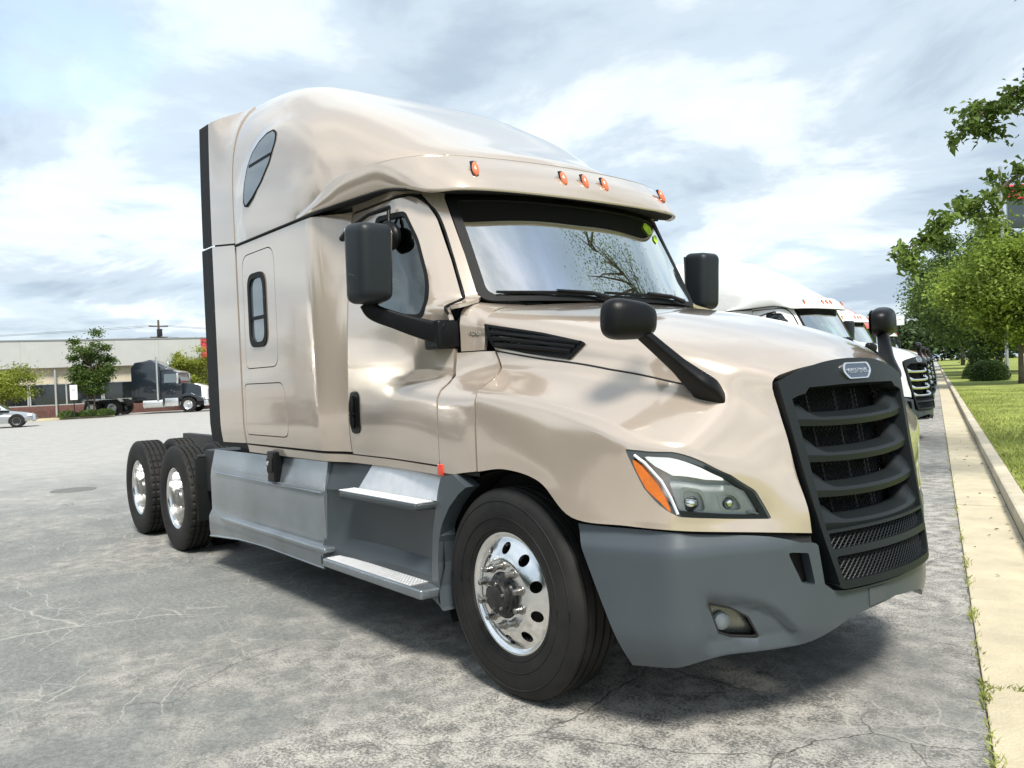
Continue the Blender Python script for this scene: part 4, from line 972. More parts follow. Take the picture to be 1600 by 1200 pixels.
def slab_run(root_name, piece, s0, s1, ln, n0, n1, z0, z1, m, gapw=.012, bev=.006):
    root = empty(root_name, None, kerb_pt(s0, (n0+n1)/2)); tag(root, kind='structure')
    bm = bmesh.new(); bx(bm, 0, ln-gapw, -(n1-n0)/2, (n1-n0)/2, z0, z1, bev, 2)
    bmesh.ops.recalc_face_normals(bm, faces=bm.faces); me = bpy.data.meshes.new(piece); bm.to_mesh(me); bm.free(); me.materials.append(m)
    rnd = random.Random(5)
    for i in range(int((s1-s0)/ln)):
        o = bpy.data.objects.new(piece, me); COL.objects.link(o); o.parent = root
        p = tg*ln*i; o.location = (p[0], p[1], rnd.uniform(-.003, .003)); o.rotation_euler = (0, 0, math.atan2(tg[1], tg[0])+rnd.uniform(-.0006, .0006))
    return root
slab_run('gutter', 'gutter_slab', -9.85, 110, 3.75, 1.535, 1.985, -.2, .012, conc)
slab_run('kerb', 'kerb_block', -9.0, 110, 3.05, 1.99, 2.145, -.2, .145, conc2, .010, .028)
bed = quad('joint_bed', [kerb_pt(-10, 1.53, .004), kerb_pt(-10, 2.15, .004), kerb_pt(112, 2.15, .004), kerb_pt(112, 1.53, .004)], mat('joint_dirt', (.07, .06, .045), .95)); tag(bed, kind='structure')
grassm = mat('lawn_green', (.19, .24, .05), .9, 0, 0, .40, .8, .8, 30, spec=.2, col2=(.33, .37, .10))
lawn = quad('lawn', [kerb_pt(-60, 2.15, .13), kerb_pt(-60, 60, .13), kerb_pt(400, 60, .13), kerb_pt(400, 2.15, .13)], grassm); tag(lawn, kind='structure')
blade = mat('grass_blade', (.22, .29, .05), .65, 0, 0, .45, .6, 0, 0, spec=.25, col2=(.40, .44, .12))
def blades(name, pts, hgt, wid, rng, m):
    n = len(pts); a = rng.uniform(0, 2*np.pi, n); h = hgt*rng.uniform(.5, 1.25, n); w = wid*rng.uniform(.7, 1.4, n); ln = rng.normal(0, .45, (n, 2))*h[:, None]
    d = np.stack([np.cos(a), np.sin(a)], 1)*w[:, None]
    z0 = pts[:, 2:]
    b0 = np.concatenate([pts[:, :2]-d, z0], 1); b1 = np.concatenate([pts[:, :2]+d, z0], 1)
    md = np.concatenate([pts[:, :2]+ln*.45+d*.5, z0+h[:, None]*.62], 1); tp = np.concatenate([pts[:, :2]+ln*1.15, z0+h[:, None]], 1)
    V = np.stack([b0, b1, md, tp], 1).reshape(-1, 3); i = np.arange(n)[:, None]*4
    F = np.concatenate([i+[0, 1, 2], i+[0, 2, 3]], 0)
    o = obj(name, V, F, m, None); tag(o, kind='stuff'); return o
rng = np.random.default_rng(7)
s_ = rng.uniform(-7, 34, 150000); n_ = 2.16+rng.uniform(0, 1, 150000)**1.3*7.5
keep = rng.uniform(0, 1, 150000) < np.clip(9/(np.maximum(s_, 1)+4), .12, 1); s_, n_ = s_[keep], n_[keep]
gp = s_[:, None]*tg+n_[:, None]*ng
blades('grass', np.concatenate([gp, np.full((len(gp), 1), .128)], 1), .060, .0045, rng, blade)
# weeds in the joint between asphalt and gutter
wp = []
for s0, k in ((1.0, 150), (-.28, 190), (-1.05, 130), (1.9, 70), (2.4, 60), (3.3, 40), (-.75, 40), (4.9, 40), (.35, 60), (-1.7, 60), (6.8, 20)):
    k = int(k*.55)
    wp.append(np.stack([rng.normal(s0, .085, k), 1.528+np.abs(rng.normal(0, .018, k))*1.4-.01], 1))
wp.append(np.stack([rng.uniform(-2, 14, 160), rng.normal(1.53, .010, 160)], 1))
wp.append(np.stack([rng.normal(-.19+0*rng.uniform(0, 1, 60), .012, 60), rng.uniform(1.54, 1.80, 60)], 1))
wp = np.concatenate(wp); wp = wp[:, :1]*tg+wp[:, 1:]*ng
blades('weeds', np.concatenate([wp, np.full((len(wp), 1), .002)], 1), .036, .003, rng, blade)
# drain cover far out on the lot
bm = bmesh.new(); bmesh.ops.create_cone(bm, cap_ends=True, segments=40, radius1=.34, radius2=.33, depth=.012)
dc = from_bm('drain_cover', bm, mat('cast_iron', (.13, .128, .12), .75, 0, 0, .3, 20, .4, 60), None, loc=(-11.8, -.91, .004)); tag(dc, 'round dark iron drain cover set in the pale lot behind the rear wheels', 'drain cover')
# fallen leaf litter by the gutter
lv, lf = [], []
for i in range(46):
    s0, n0 = rng.uniform(-1, 16), rng.choice([rng.uniform(1.6, 1.97), rng.uniform(1.9, 1.98)]); p = np.array(kerb_pt(s0, n0, .014)); a = rng.uniform(0, 6.3); r = rng.uniform(.012, .03)
    for k, (u, v) in enumerate(((-1, 0), (0, -.45), (1, 0), (0, .5))): lv.append(p+np.array([r*(u*math.cos(a)-v*math.sin(a)), r*(u*math.sin(a)+v*math.cos(a)), .004*k]))
    lf.append((4*i, 4*i+1, 4*i+2, 4*i+3))
tag(obj('leaf_litter', lv, lf, mat('dry_leaf', (.12, .075, .035), .9), None, False), kind='stuff')

# ================================================================== trees and hedges
def leaf_mat(name, c, c2, tr=.35):
    m = mat(name, c, .55, 0, 0, .35, .55, 0, 0, spec=.3, col2=c2); t, b = nodes_of(m)
    d = t.nodes.new('ShaderNodeBsdfTranslucent'); x = t.nodes.new('ShaderNodeMixShader'); o = t.nodes['Material Output']
    src = b.inputs['Base Color'].links[0].from_socket; t.links.new(src, d.inputs[0]); x.inputs[0].default_value = tr
    t.links.new(b.outputs[0], x.inputs[1]); t.links.new(d.outputs[0], x.inputs[2]); t.links.new(x.outputs[0], o.inputs[0]); return m
LEAF = dict(bright=leaf_mat('maple_leaf', (.15, .22, .03), (.32, .42, .07)), mid=leaf_mat('oak_leaf', (.055, .095, .018), (.14, .22, .045)), dark=leaf_mat('dark_leaf', (.035, .065, .018), (.09, .15, .035)),
            near=leaf_mat('near_leaf', (.075, .13, .022), (.20, .29, .06), .3), yellow=leaf_mat('crape_leaf', (.22, .27, .03), (.38, .43, .07)), hill=leaf_mat('wood_leaf', (.045, .08, .03), (.09, .14, .05), .1))
bark = mat('bark', (.13, .105, .08), .9, 0, 0, .35, 9, .8, 30)
def leaves_geo(C_, size, rng, droop=.25):
    n = len(C_); a = rng.normal(0, 1, (n, 3)); a[:, 2] *= .55; a /= np.linalg.norm(a, axis=1)[:, None]
    nr = rng.normal(0, 1, (n, 3)); nr[:, 2] = np.abs(nr[:, 2])+.5; b = np.cross(nr, a); b /= np.linalg.norm(b, axis=1)[:, None]+1e-9
    c = np.cross(a, b); s = size*rng.uniform(.6, 1.35, (n, 1))
    V = np.stack([C_-a*s*.5, C_+b*s*.34+c*s*.08, C_+a*s*.62-np.array([0, 0, droop])*s, C_-b*s*.34+c*s*.08], 1).reshape(-1, 3)
    i = np.arange(n)[:, None]*4; return V, np.concatenate([i+[0, 1, 2], i+[0, 2, 3]], 0)
def tree(loc, h, rad, base, leaf, lsize, nleaf, seed, label, group=None, trunk_r=.11, squash=1., name='tree', nclump=84, stems=1, kind=None):
    rng = np.random.default_rng(seed); root = empty(name, None, loc)
    tag(root, label, 'tree', group)
    cz = (h+base)/2; hz = (h-base)/2
    # clumps spread over an uneven crown
    d = rng.normal(0, 1, (nclump, 3)); d /= np.linalg.norm(d, axis=1)[:, None]; rr = rng.uniform(.45, 1., nclump)**.6
    if kind == 'cone':
        t = rng.uniform(0, 1, nclump)**.8; ang = rng.uniform(0, 6.28, nclump); q = rad*(1-t)**.75*rng.uniform(.5, 1, nclump)
        cc = np.stack([q*np.cos(ang), q*np.sin(ang), base+(h-base)*t], 1)
    else:
        cc = d*rr[:, None]*[rad, rad, hz*squash]; cc[:, 2] = cc[:, 2]*np.where(cc[:, 2] < 0, .8, 1)+cz
        cc *= 1+rng.normal(0, .15, (nclump, 1)); cc[:, 2] = np.maximum(cc[:, 2], base)
    V, F, o_ = [], [], 0
    def addtube(path, r, n=7):
        nonlocal o_
        v, f = tube_geo(path, r, n); V.append(v); F.extend([tuple(x+o_ for x in q) for q in f]); o_ += len(v)
    top = base+(h-base)*.62
    for st in range(stems):
        a0 = 6.28*st/stems+.4; sp = (.10*rad if stems > 1 else 0)
        zs = np.linspace(0, top, 8); w = rng.normal(0, .03*h/8, (8, 2)).cumsum(0)*.5; w[0] = 0
        px = np.stack([sp*np.cos(a0)*(1+zs*1.2)+w[:, 0], sp*np.sin(a0)*(1+zs*1.2)+w[:, 1], zs], 1)
        addtube(px, trunk_r*np.linspace(1.15, .30, 8)/math.sqrt(stems))
    for c in cc[rng.permutation(nclump)[:min(26, nclump)]]:
        z0 = min(top*.97, max(base*.75, c[2]-np.hypot(c[0], c[1])*.75)); p0 = np.array([np.interp(z0, zs, px[:, 0])*(1 if stems == 1 else 0), np.interp(z0, zs, px[:, 1])*(1 if stems == 1 else 0), z0])
        m1 = (p0+c)/2+rng.normal(0, .05*rad, 3)-[0, 0, .06*rad]; addtube([p0, m1, c], [trunk_r*.30, trunk_r*.18, trunk_r*.06], 5)
    obj('trunk', np.concatenate(V), F, bark, root)
    per = nleaf//nclump; cs = rad*.235
    C_ = (cc[:, None]+rng.normal(0, 1, (nclump, per, 3))*np.array([cs, cs, cs*.62])*rng.uniform(.55, 1.15, (nclump, 1, 1))).reshape(-1, 3)
    C_ = C_[C_[:, 2] > base*.8]
    v, f = leaves_geo(C_, lsize, rng); obj('crown', v, f, LEAF[leaf], root, False)
    return root
def copy_tree(o, loc, rz=0, sc=1., label=None, parent=None):
    c = o.copy(); COL.objects.link(c); c.parent = parent
    if parent is None: c.location = loc; c.rotation_euler = (0, 0, rz); c.scale = (sc, sc, sc); c['label'] = label or o['label']
    for ch in list(o.children): copy_tree(ch, None, parent=c)
    return c
gN = 'street trees on the lawn along the kerb'
t1 = tree(kerb_pt(40.5, 4.95, .13), 6.3, 2.6, 2.0, 'bright', .17, 42000, 3, 'bright green maple whose trunk stands beside the dark rounded hedge on the lawn', gN, .12)
t2 = tree(kerb_pt(61, 5.3, .13), 8.4, 3.1, 2.0, 'mid', .21, 36000, 4, 'tall mid green street tree rising behind the bright maple', gN, .15)
copy_tree(t2, kerb_pt(72, 4.9, .13), 2.0, 1.22, 'third street tree along the lawn behind the tall mid green one')
copy_tree(t2, kerb_pt(97, 4.9, .13), 4.0, 1.45, 'far street tree with thin trunk standing over the lawn beyond the hedges')
copy_tree(t2, kerb_pt(130, 5.0, .13), 1.0, 1.7, 'farthest street tree at the end of the lawn where the kerb vanishes')
t3 = tree(kerb_pt(53, 4.9, .13), 9.0, 1.6, 1.0, 'dark', .18, 22000, 6, 'dark pointed tree with a narrow top behind the bright maple', None, .14, kind='cone', nclump=80)
t4 = tree(kerb_pt(68, 10.5, .13), 9.5, 3.6, 1.5, 'dark', .22, 30000, 8, 'dark bushy tree at the back of the lawn right of the street trees', None, .16)
# overhanging tree close by: trunk right of the picture, boughs reaching in over the lawn
def bough_tree():
    rng = np.random.default_rng(21); root = empty('tree', None, kerb_pt(6.6, 5.1, .13)); tag(root, 'leafy tree at the right edge with two boughs hanging over the kerb', 'tree', None)
    o = np.array(kerb_pt(6.6, 5.1, .13))
    V, F, k = [], [], 0
    def add(path, r, n=8):
        nonlocal k
        v, f = tube_geo(np.array(path)-o, r, n); V.append(v); F.extend([tuple(x+k for x in q) for q in f]); k += len(v)
    add([o, o+[.05, 0, 1.4], o+[0, .1, 2.6], o+[-.1, .1, 3.6], o+[.1, .2, 5.4], o+[.3, .5, 8.0], o+[.3, .6, 11.0]], [.17, .15, .14, .13, .11, .07, .02])
    r_ = np.array; LS = []
    boughs = [[o+[0, .1, 2.9], r_((1.05, 7.15, 3.9)), r_((.35, 6.75, 4.46)), r_((-.10, 6.45, 4.46)), r_((-.50, 6.12, 4.27)), r_((-.80, 5.90, 3.98))],
              [o+[0, .1, 2.3], r_((1.2, 7.2, 3.6)), r_((.55, 6.85, 3.86)), r_((-.05, 6.40, 3.68)), r_((-.50, 6.02, 3.30)), r_((-.95, 5.68, 2.96)), r_((-1.30, 5.40, 2.70))],
              [o+[0, .1, 3.2], r_((1.3, 7.6, 4.6)), r_((.5, 7.2, 5.0)), r_((.0, 6.9, 4.95))],
              [o+[0, 0, 3.0], o+[.6, -.7, 3.9], o+[1.0, -1.3, 4.3]], [o+[0, 0, 3.3], o+[.8, .6, 4.2], o+[1.4, .9, 4.5]], [o+[0, 0, 3.6], o+[-.3, .9, 4.6], o+[-.4, 1.6, 4.9]]]
    for bi, b in enumerate(boughs):
        b = np.array(b); t = np.linspace(0, len(b)-1, 26); p = net(np.array([b, b]))(np.stack([t*0, t], 1)); add(p, np.linspace(.045, .006, 26), 6)
        for q in range(7, 26):
            for s in range(2):
                d = rng.normal(0, 1, 3)*[1, 1, .7]; d /= np.linalg.norm(d); ln = rng.uniform(.12, .34)*((1.55, 1.15)[bi] if bi < 2 else 2.2)*(.75 if q > 20 else 1); e = p[q]+d*ln-np.array([0, 0, .10*ln])
                add([p[q], (p[q]+e)/2+[0, 0, .02], e], [.007, .005, .002], 4)
                nl = 54 if bi < 2 else 26; tt = rng.uniform(.25, 1.05, nl)[:, None]
                LS.append(p[q]+(e-p[q])*tt+rng.normal(0, .045 if bi < 2 else .12, (nl, 3)))
    # the crown above, mostly out of frame
    cc = np.concatenate([rng.normal(0, 1, (40, 3))*[.9, .9, .7]+[1.1, .6, 5.0], rng.normal(0, 1, (150, 3))*[1.25, 1.0, 1.9]+[.55, .9, 9.3]])
    for q in cc[40::3]: add([o+[.3, .5, max(5.5, q[2]-1.4)], o+(q+[.3, .5, q[2]-1])/2, o+q], [.05, .03, .01], 5)
    obj('trunk', np.concatenate(V), F, bark, root)
    v, f = leaves_geo(np.concatenate([np.concatenate(LS)-o, (cc[:, None]+rng.normal(0, .33, (190, 34, 3))).reshape(-1, 3)]), .074, rng, .35); obj('crown', v, f, LEAF['near'], root, False)
bough_tree()
def shrub(name, loc, r, seed, label, cat, leaf, size, n, group=None):
    rng = np.random.default_rng(seed); d = rng.normal(0, 1, (n, 3)); d /= np.linalg.norm(d, axis=1)[:, None]; d[:, 2] = np.abs(d[:, 2])
    d = np.sign(d)*np.abs(d)**.8; C_ = d*rng.uniform(.78, 1.02, (n, 1))*r; v, f = leaves_geo(C_, size, rng, .1); o = obj(name, v, f, LEAF[leaf], None, False, loc)
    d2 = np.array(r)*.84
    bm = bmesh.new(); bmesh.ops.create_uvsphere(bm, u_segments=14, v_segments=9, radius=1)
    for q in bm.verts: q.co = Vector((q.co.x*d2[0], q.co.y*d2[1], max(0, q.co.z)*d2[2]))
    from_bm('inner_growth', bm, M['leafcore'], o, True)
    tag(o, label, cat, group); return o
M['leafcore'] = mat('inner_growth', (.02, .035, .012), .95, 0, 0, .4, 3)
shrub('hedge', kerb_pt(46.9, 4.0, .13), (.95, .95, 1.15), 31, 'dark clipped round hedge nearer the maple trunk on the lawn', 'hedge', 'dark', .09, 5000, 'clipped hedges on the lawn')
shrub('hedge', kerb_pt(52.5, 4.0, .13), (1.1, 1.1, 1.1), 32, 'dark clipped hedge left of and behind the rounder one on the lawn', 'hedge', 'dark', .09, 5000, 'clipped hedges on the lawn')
# wooded rise beyond the row of trucks
def wood(name, p0, p1, hts, depth, n, leafname, seed, size, zoff=0):
    rng = np.random.default_rng(seed); t = rng.uniform(0, 1, n); hz = np.interp(t, np.linspace(0, 1, len(hts)), hts)*(1+.16*np.sin(t*61)+.10*np.sin(t*143+1))
    c = np.array(p0)*(1-t[:, None])+np.array(p1)*t[:, None]; z = hz*rng.uniform(0, 1, n)**.55
    P_ = np.stack([c[:, 0]+rng.normal(0, depth, n), c[:, 1]+rng.normal(0, depth, n), z+zoff], 1)
    v, f = leaves_geo(P_, size, rng, .1); o = obj(name, v, f, LEAF[leafname], None, False); tag(o, kind='stuff'); return o
wood('wooded_rise', (-185, 232), (40, 330), [6, 9, 13, 19, 18, 15, 13, 12], 8, 60000, 'hill', 41, 1.5)
wood('wooded_belt', (-45, -30), (30, -42), [5, 7, 6, 8, 6, 7, 5], 1.5, 30000, 'dark', 43, .8)
wood('wooded_belt', (-95, -45), (-45, -30), [7, 8, 6, 8, 6], 1.5, 18000, 'dark', 44, .9)
# ================================================================== signs at the right
def pole_sign():
    g = empty('pole_sign', None, (-15.4, 45.6, .13)); tag(g, 'tall grey pole carrying a red board over a dark board, top right among leaves', 'sign')
    gm = mat('galvanised_pole', (.35, .37, .38), .45, .6, 0, .1, 4)
    tube('pole', [(0, 0, 0), (0, 0, 11.6)], .085, gm, g, n=12)
    dv = Vector((.785, .62, 0)).normalized(); yaw = math.atan2(dv.y, dv.x)
    rd = box('red_board', .26, 4.2, -.12, .12, 9.75, 10.55, mat('sign_red', (.62, .03, .06), .4, 0, .5, .05, 2), g, .03)
    dk = box('dark_board', .26, 4.2, -.12, .12, 8.2, 9.72, mat('sign_dark', (.03, .045, .05), .3, 0, .8), g, .03)
    wm = mat('sign_white', (.8, .8, .8), .5)
    text('board_lettering', 'A DRIVE', .42, wm, rd, frame_m((1.9, -.126, 10.15), (1, 0, 0), (0, 0, 1)), .004)
    g.rotation_euler = (0, 0, yaw); return g
pole_sign()
g = empty('billboard', None, (-56.0, 115.1, 0)); tag(g, 'small white billboard on a post far off in front of the wooded rise', 'billboard')
box('panel', -.1, .1, -.9, .9, 6.3, 7.6, mat('billboard_white', (.75, .78, .78), .6), g, .02); tube('post', [(0, 0, 0), (0, 0, 6.3)], .12, M['frame'], g); g.rotation_euler = (0, 0, R(-60))

# ================================================================== low building across the lot
def building():
    O = np.array((-62.3, 4.0)); dr = np.array((2.3, 12.6)); dr /= np.linalg.norm(dr); nr = np.array((dr[1], -dr[0])); yaw = math.atan2(dr[1], dr[0])
    B = empty('low_building', None, (O[0], O[1], 0), yaw); tag(B, 'long low building with pale grey fascia, beige wall and dark windows over brick', 'building')
    # local: x along the front, y towards the lot negative
    fm = mat('fascia_grey', (.42, .43, .41), .6, 0, 0, .06, .6); bm_ = mat('beige_wall', (.50, .45, .34), .75, 0, 0, .08, .8); br = mat('brick_red', (.11, .052, .042), .85, 0, 0, .35, 9, .4, 30)
    gl = mat('dark_shop_glass', (.012, .016, .017), .06, 0, 1.); fr = mat('window_frame_grey', (.34, .35, .34), .5); rd = mat('fascia_red', (.62, .03, .08), .5)
    box('body', -26, 44, .02, 22, 0, 5.0, bm_, B, 0)
    wl = box('upper_wall', -26, 44, -.10, .02, 2.32, 3.6, bm_, B, 0)
    box('brick_plinth', -26, 44, -.16, .02, 0, .80, br, B, .01)
    box('roof', -26.2, 44.2, -.60, 22.2, 5.27, 5.36, mat('roof_edge', (.20, .22, .22), .6), B, 0)
    box('soffit', -26, 44, -.50, -.10, 3.44, 3.50, bm_, B, 0)
    me = None
    for i in range(24):
        x = -27.7+i*2.9
        if me is None:
            bm = bmesh.new()
            for k in range(10): bx(bm, k*.29, k*.29+.29-(.006 if k == 9 else .0005), -.56, -.50, 3.42, 5.28, .002, 1)
            bmesh.ops.recalc_face_normals(bm, faces=bm.faces); me = bpy.data.meshes.new('fascia_panel'); bm.to_mesh(me); bm.free(); me.materials.append(fm); mr_ = me.copy(); mr_.materials.clear(); mr_.materials.append(rd)
        o = bpy.data.objects.new('fascia_panel', mr_ if 12.8 < x < 16.5 else me); COL.objects.link(o); o.parent = B; o.location = (x, 0, 0)
        if 12.8 < x < 16.5: o['label'] = 'red fascia panel'
    wm = None
    for i in range(15):
        x = -25.6+i*4.55
        w = empty('window', B, (x, 0, 0))
        if wm is None:
            a = box('pane', .06, 4.40, -.06, -.03, .82, 2.30, gl, w, 0); bm = bmesh.new()
            for xx in (0, 2.2, 4.42): bx(bm, xx, xx+.09, -.13, -.03, .80, 2.32)
            bx(bm, .09, 4.42, -.12, -.03, .80, .87); bx(bm, .09, 4.42, -.12, -.03, 2.26, 2.32)
            b = from_bm('frame', bm, fr, w); wm = (a.data, b.data)
        else:
            for nm, d in zip(('pane', 'frame'), wm): o = bpy.data.objects.new(nm, d); COL.objects.link(o); o.parent = w
    for i in range(8):
        tube('canopy_post', [(-24+i*9.1, -.4, 0), (-24+i*9.1, -.4, 3.44)], .07, fr, B, n=8)
    return O, dr, nr
bO, bD, bN = building()
def bl(x, y, z=0): p = bO+bD*x+np.array((-bD[1], bD[0]))*y; return (float(p[0]), float(p[1]), z)
byaw = math.atan2(bD[1], bD[0])
# planted island with a pale kerb
isl = box('planting_island', -10, 6.6, -8.2, -6.0, -.1, .14, mat('island_kerb', (.50, .44, .28), .85, 0, 0, .15, 2), None, .05); isl.location = bl(0, 0); isl.rotation_euler = (0, 0, byaw); tag(isl, kind='structure')
soil = box('island_soil', -9.8, 6.4, -8.0, -6.2, .10, .16, mat('mulch', (.09, .06, .04), .95, 0, 0, .3, 8), None, 0); soil.location = bl(0, 0); soil.rotation_euler = (0, 0, byaw); tag(soil, kind='structure')
gB = 'small trees in front of the low building'
tree((-54.2, 8.0, .14), 4.25, 1.22, 1.45, 'mid', .13, 12000, 51, 'round dense green tree on thin forked stems before the dark windows', gB, .10, nclump=46, stems=3)
tree((-54.9, 3.3, .14), 3.1, 1.75, .95, 'yellow', .13, 9000, 52, 'low spreading yellow green tree behind the silver car', gB, .08, nclump=40, stems=3, squash=.8)
tree((-59.2, 15.7, .1), 4.1, 1.5, 1.2, 'yellow', .13, 9000, 53, 'yellow green tree behind the dark truck below the red fascia', gB, .08, nclump=40, stems=3)
for i, (x, y) in enumerate(((-53.6, 6.5), (-53.4, 7.6), (-53.2, 8.5))):
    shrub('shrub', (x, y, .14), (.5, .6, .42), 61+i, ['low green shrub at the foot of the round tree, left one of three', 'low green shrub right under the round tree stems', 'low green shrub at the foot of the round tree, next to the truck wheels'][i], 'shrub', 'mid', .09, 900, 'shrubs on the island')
g = empty('notice_sign', None, (-52.5, 6.66, .14)); tag(g, 'small white notice board on a thin post before the building windows', 'sign')
box('board', -.02, .02, -.20, .20, 1.05, 1.95, mat('notice_white', (.8, .8, .8), .5), g, .01); tube('post', [(-.03, 0, 0), (-.03, 0, 1.9)], .03, M['frame'], g); g.rotation_euler = (0, 0, R(-8))
text('notice_lettering', 'P', .3, mat('notice_ink', (.05, .06, .08), .6), g, frame_m((.021, 0, 1.6), (0, 1, 0), (0, 0, 1)), .001)
g = empty('utility_pole', None, (-91.2, 22.4, 0)); tag(g, 'wooden utility pole with two crossarms behind the low building', 'utility pole')
wd_ = mat('pole_wood', (.10, .085, .07), .9, 0, 0, .2, 5)
tube('pole', [(0, 0, 0), (0, 0, 9.2)], [.17, .11], wd_, g, n=8)
for z, w in ((8.5, 1.0), (7.3, .9)): box('crossarm', -.06, .06, -w, w, z-.07, z+.07, wd_, g, 0)
box('transformer', .1, .5, -.25, .25, 7.4, 8.2, M['frame'], g, .05)
for k, (y, z) in enumerate(((-.9, 8.6), (.9, 8.6), (0, 7.4))):
    q = np.linspace(0, 1, 14); P_ = np.stack([-.0*q, y+q*60, z-4*.9*q*(1-q)-.6*q], 1); tube('wire', P_, .014, M['frame'], g, n=4)
    P_ = np.stack([-12*q, y-q*70, z-4*1.2*q*(1-q)-.6*q], 1); tube('wire', P_, .014, M['frame'], g, n=4)
# ================================================================== the dark conventional truck across the lot
def simple_wheel(parent, x, y, r, w, rim_m, n=28):
    g = empty('wheel', parent, (x, y, r)); s = -1 if y < 0 else 1
    lathe('tyre', [(r*.58, s*w*.5), (r*.8, s*w*.55), (r*.95, s*w*.5), (r, s*w*.38), (r, -s*w*.38), (r*.95, -s*w*.5), (r*.58, -s*w*.5)], M['tyre'], g, n)
    lathe('rim', [(0, s*w*.30), (r*.16, s*w*.32), (r*.2, s*w*.2), (r*.42, s*w*.22), (r*.52, s*w*.40), (r*.60, s*w*.50)], rim_m, g, n)
    return g
def prism(name, prof, hw, m, parent, bev=.03, taper=0., y0=0., seg=2, zt=None):
    """side profile (x, z) given a half width, edges rounded; taper pulls the top in"""
    bm = bmesh.new(); z0 = min(p[1] for p in prof); z1 = max(p[1] for p in prof)
    def wy(z): return hw-taper*max(0, (z-(zt if zt is not None else z0))/(z1-(zt if zt is not None else z0)+1e-9))
    a = [bm.verts.new((x, y0-wy(z), z)) for x, z in prof]; b = [bm.verts.new((x, y0+wy(z), z)) for x, z in prof]
    bm.faces.new(a); bm.faces.new(b[::-1]); n = len(prof)
    for i in range(n): bm.faces.new((a[i], b[i], b[(i+1) % n], a[(i+1) % n]))
    if bev: bmesh.ops.bevel(bm, geom=list(bm.edges), offset=bev, segments=seg, affect='EDGES', profile=.6, clamp_overlap=True)
    return from_bm(name, bm, m, parent, bool(bev), angle=38)
def dark_truck():
    T = empty('semi_truck', None, (-54.3, 14.25, 0), math.atan2(4.1, 3.2)+.08); tag(T, 'black conventional semi truck with chrome bumper and tank, parked before the low building', 'semi truck')
    bp = mat('black_blue_paint', (.012, .017, .024), .25, .2, 1.); wp = M['white']; ch = mat('bright_metal', (.75, .76, .77), .25, .9)
    prism('sleeper', [(-3.6, .95), (-3.6, 3.1), (-3.35, 3.45), (-2.2, 3.55), (-1.75, 3.1), (-1.75, .95)], 1.18, bp, T, .07, .12, zt=2.6)
    prism('roof_deflector', [(-3.2, 3.45), (-2.4, 3.62), (-1.8, 3.3), (-1.2, 2.95), (-1.2, 2.8), (-3.2, 2.8)], 1.0, bp, T, .08, .15)
    cb = prism('cab', [(-1.77, .95), (-1.77, 2.85), (-1.0, 2.92), (-.72, 2.80), (-.38, 2.0), (-.38, .95)], 1.08, bp, T, .05, .12, zt=1.9)
    prism('visor', [(-.95, 2.86), (-.50, 2.74), (-.50, 2.66), (-.80, 2.72)], .98, ch, T, .01)
    panel('windscreen', flat_fn((-.565, 0, 2.40), (0, 1, 0), (-.39, 0, .92)), rpoly([(-.92, -.32), (.92, -.32), (.84, .33), (-.84, .33)], .05), mat('pale_windscreen', (.16, .25, .25), .35, 0, 0, .1, 3), T, step=.3, thick=.03, lift=.03)
    for s in (-1, 1):
        p = panel('door_window', flat_fn((-1.1, s*1.055, 2.3), (1, 0, 0), (0, -s*.12, 1)), rpoly([(-.42, -.28), (.50, -.28), (.32, .33), (-.42, .33)], .05), M['dglass'], T, step=.3, thick=.02, lift=.02, side=-1*s*-1 if s < 0 else -1)
        box('door_mirror', -.62, -.50, s*1.30-.12, s*1.30+.12, 1.95, 2.65, ch, T, .03); tube('mirror_bracket', [(-.55, s*1.3, 2.6), (-.7, s*1.02, 2.6)], .02, ch, T, n=5)
        tube('fuel_tank', [(-2.9, s*.92, .68), (-2.88, s*.92, .68), (-1.62, s*.92, .68), (-1.60, s*.92, .68)], [.22, .31, .31, .22], ch, T, n=20)
        box('step_box', -1.5, -.62, s*1.0-.16, s*1.0+.16, .45, 1.0, ch, T, .04)
        tube('exhaust_stack', [(-1.9, s*1.22, .9), (-1.9, s*1.22, 3.75)], .07, ch, T, n=10)
        prism('fender', [(-.55, .95), (-.45, 1.15), (-.2, 1.28), (.25, 1.28), (.6, 1.1), (.95, .95), (1.0, .72), (.62, .72), (.5, .98), (.2, 1.1), (-.2, 1.1), (-.5, .85)], .27, bp, T, .03, 0, s*.93)
        box('headlight', .86, 1.01, s*.86-.14, s*.86+.14, .92, 1.12, M['bowl'], T, .03)
        simple_wheel(T, 0, s*1.02, .51, .28, ch); simple_wheel(T, -4.85, s*1.0, .51, .55, ch); simple_wheel(T, -6.15, s*1.0, .51, .55, ch)
        box('frame_rail', -6.9, .6, s*.42-.05, s*.42+.05, .75, 1.0, M['frame'], T, 0)
        prism('quarter_fender', [(-6.75, .95), (-6.6, 1.12), (-4.45, 1.12), (-4.25, .9), (-4.3, .88), (-4.5, 1.08), (-6.55, 1.08), (-6.7, .92)], .30, ch, T, .01, 0, s*.95)
    prism('hood', [(-.40, .95), (-.40, 2.0), (.3, 1.90), (.78, 1.74), (.78, .80), (.6, .80), (.5, 1.2), (-.3, 1.2)], .70, bp, T, .07, .12, seg=3)
    prism('hood_nose', [(.30, 1.88), (.32, 1.93), (.95, 1.73), (1.12, 1.5), (1.12, .80), (.76, .80), (.76, 1.72)], .69, wp, T, .05, .10, seg=3)
    gr = box('grille', 1.10, 1.16, -.48, .48, .85, 1.55, ch, T, .02)
    for k in range(9): box('grille_bar', 1.155, 1.175, -.42+k*.1, -.38+k*.1, .9, 1.5, M['frame'], gr, 0)
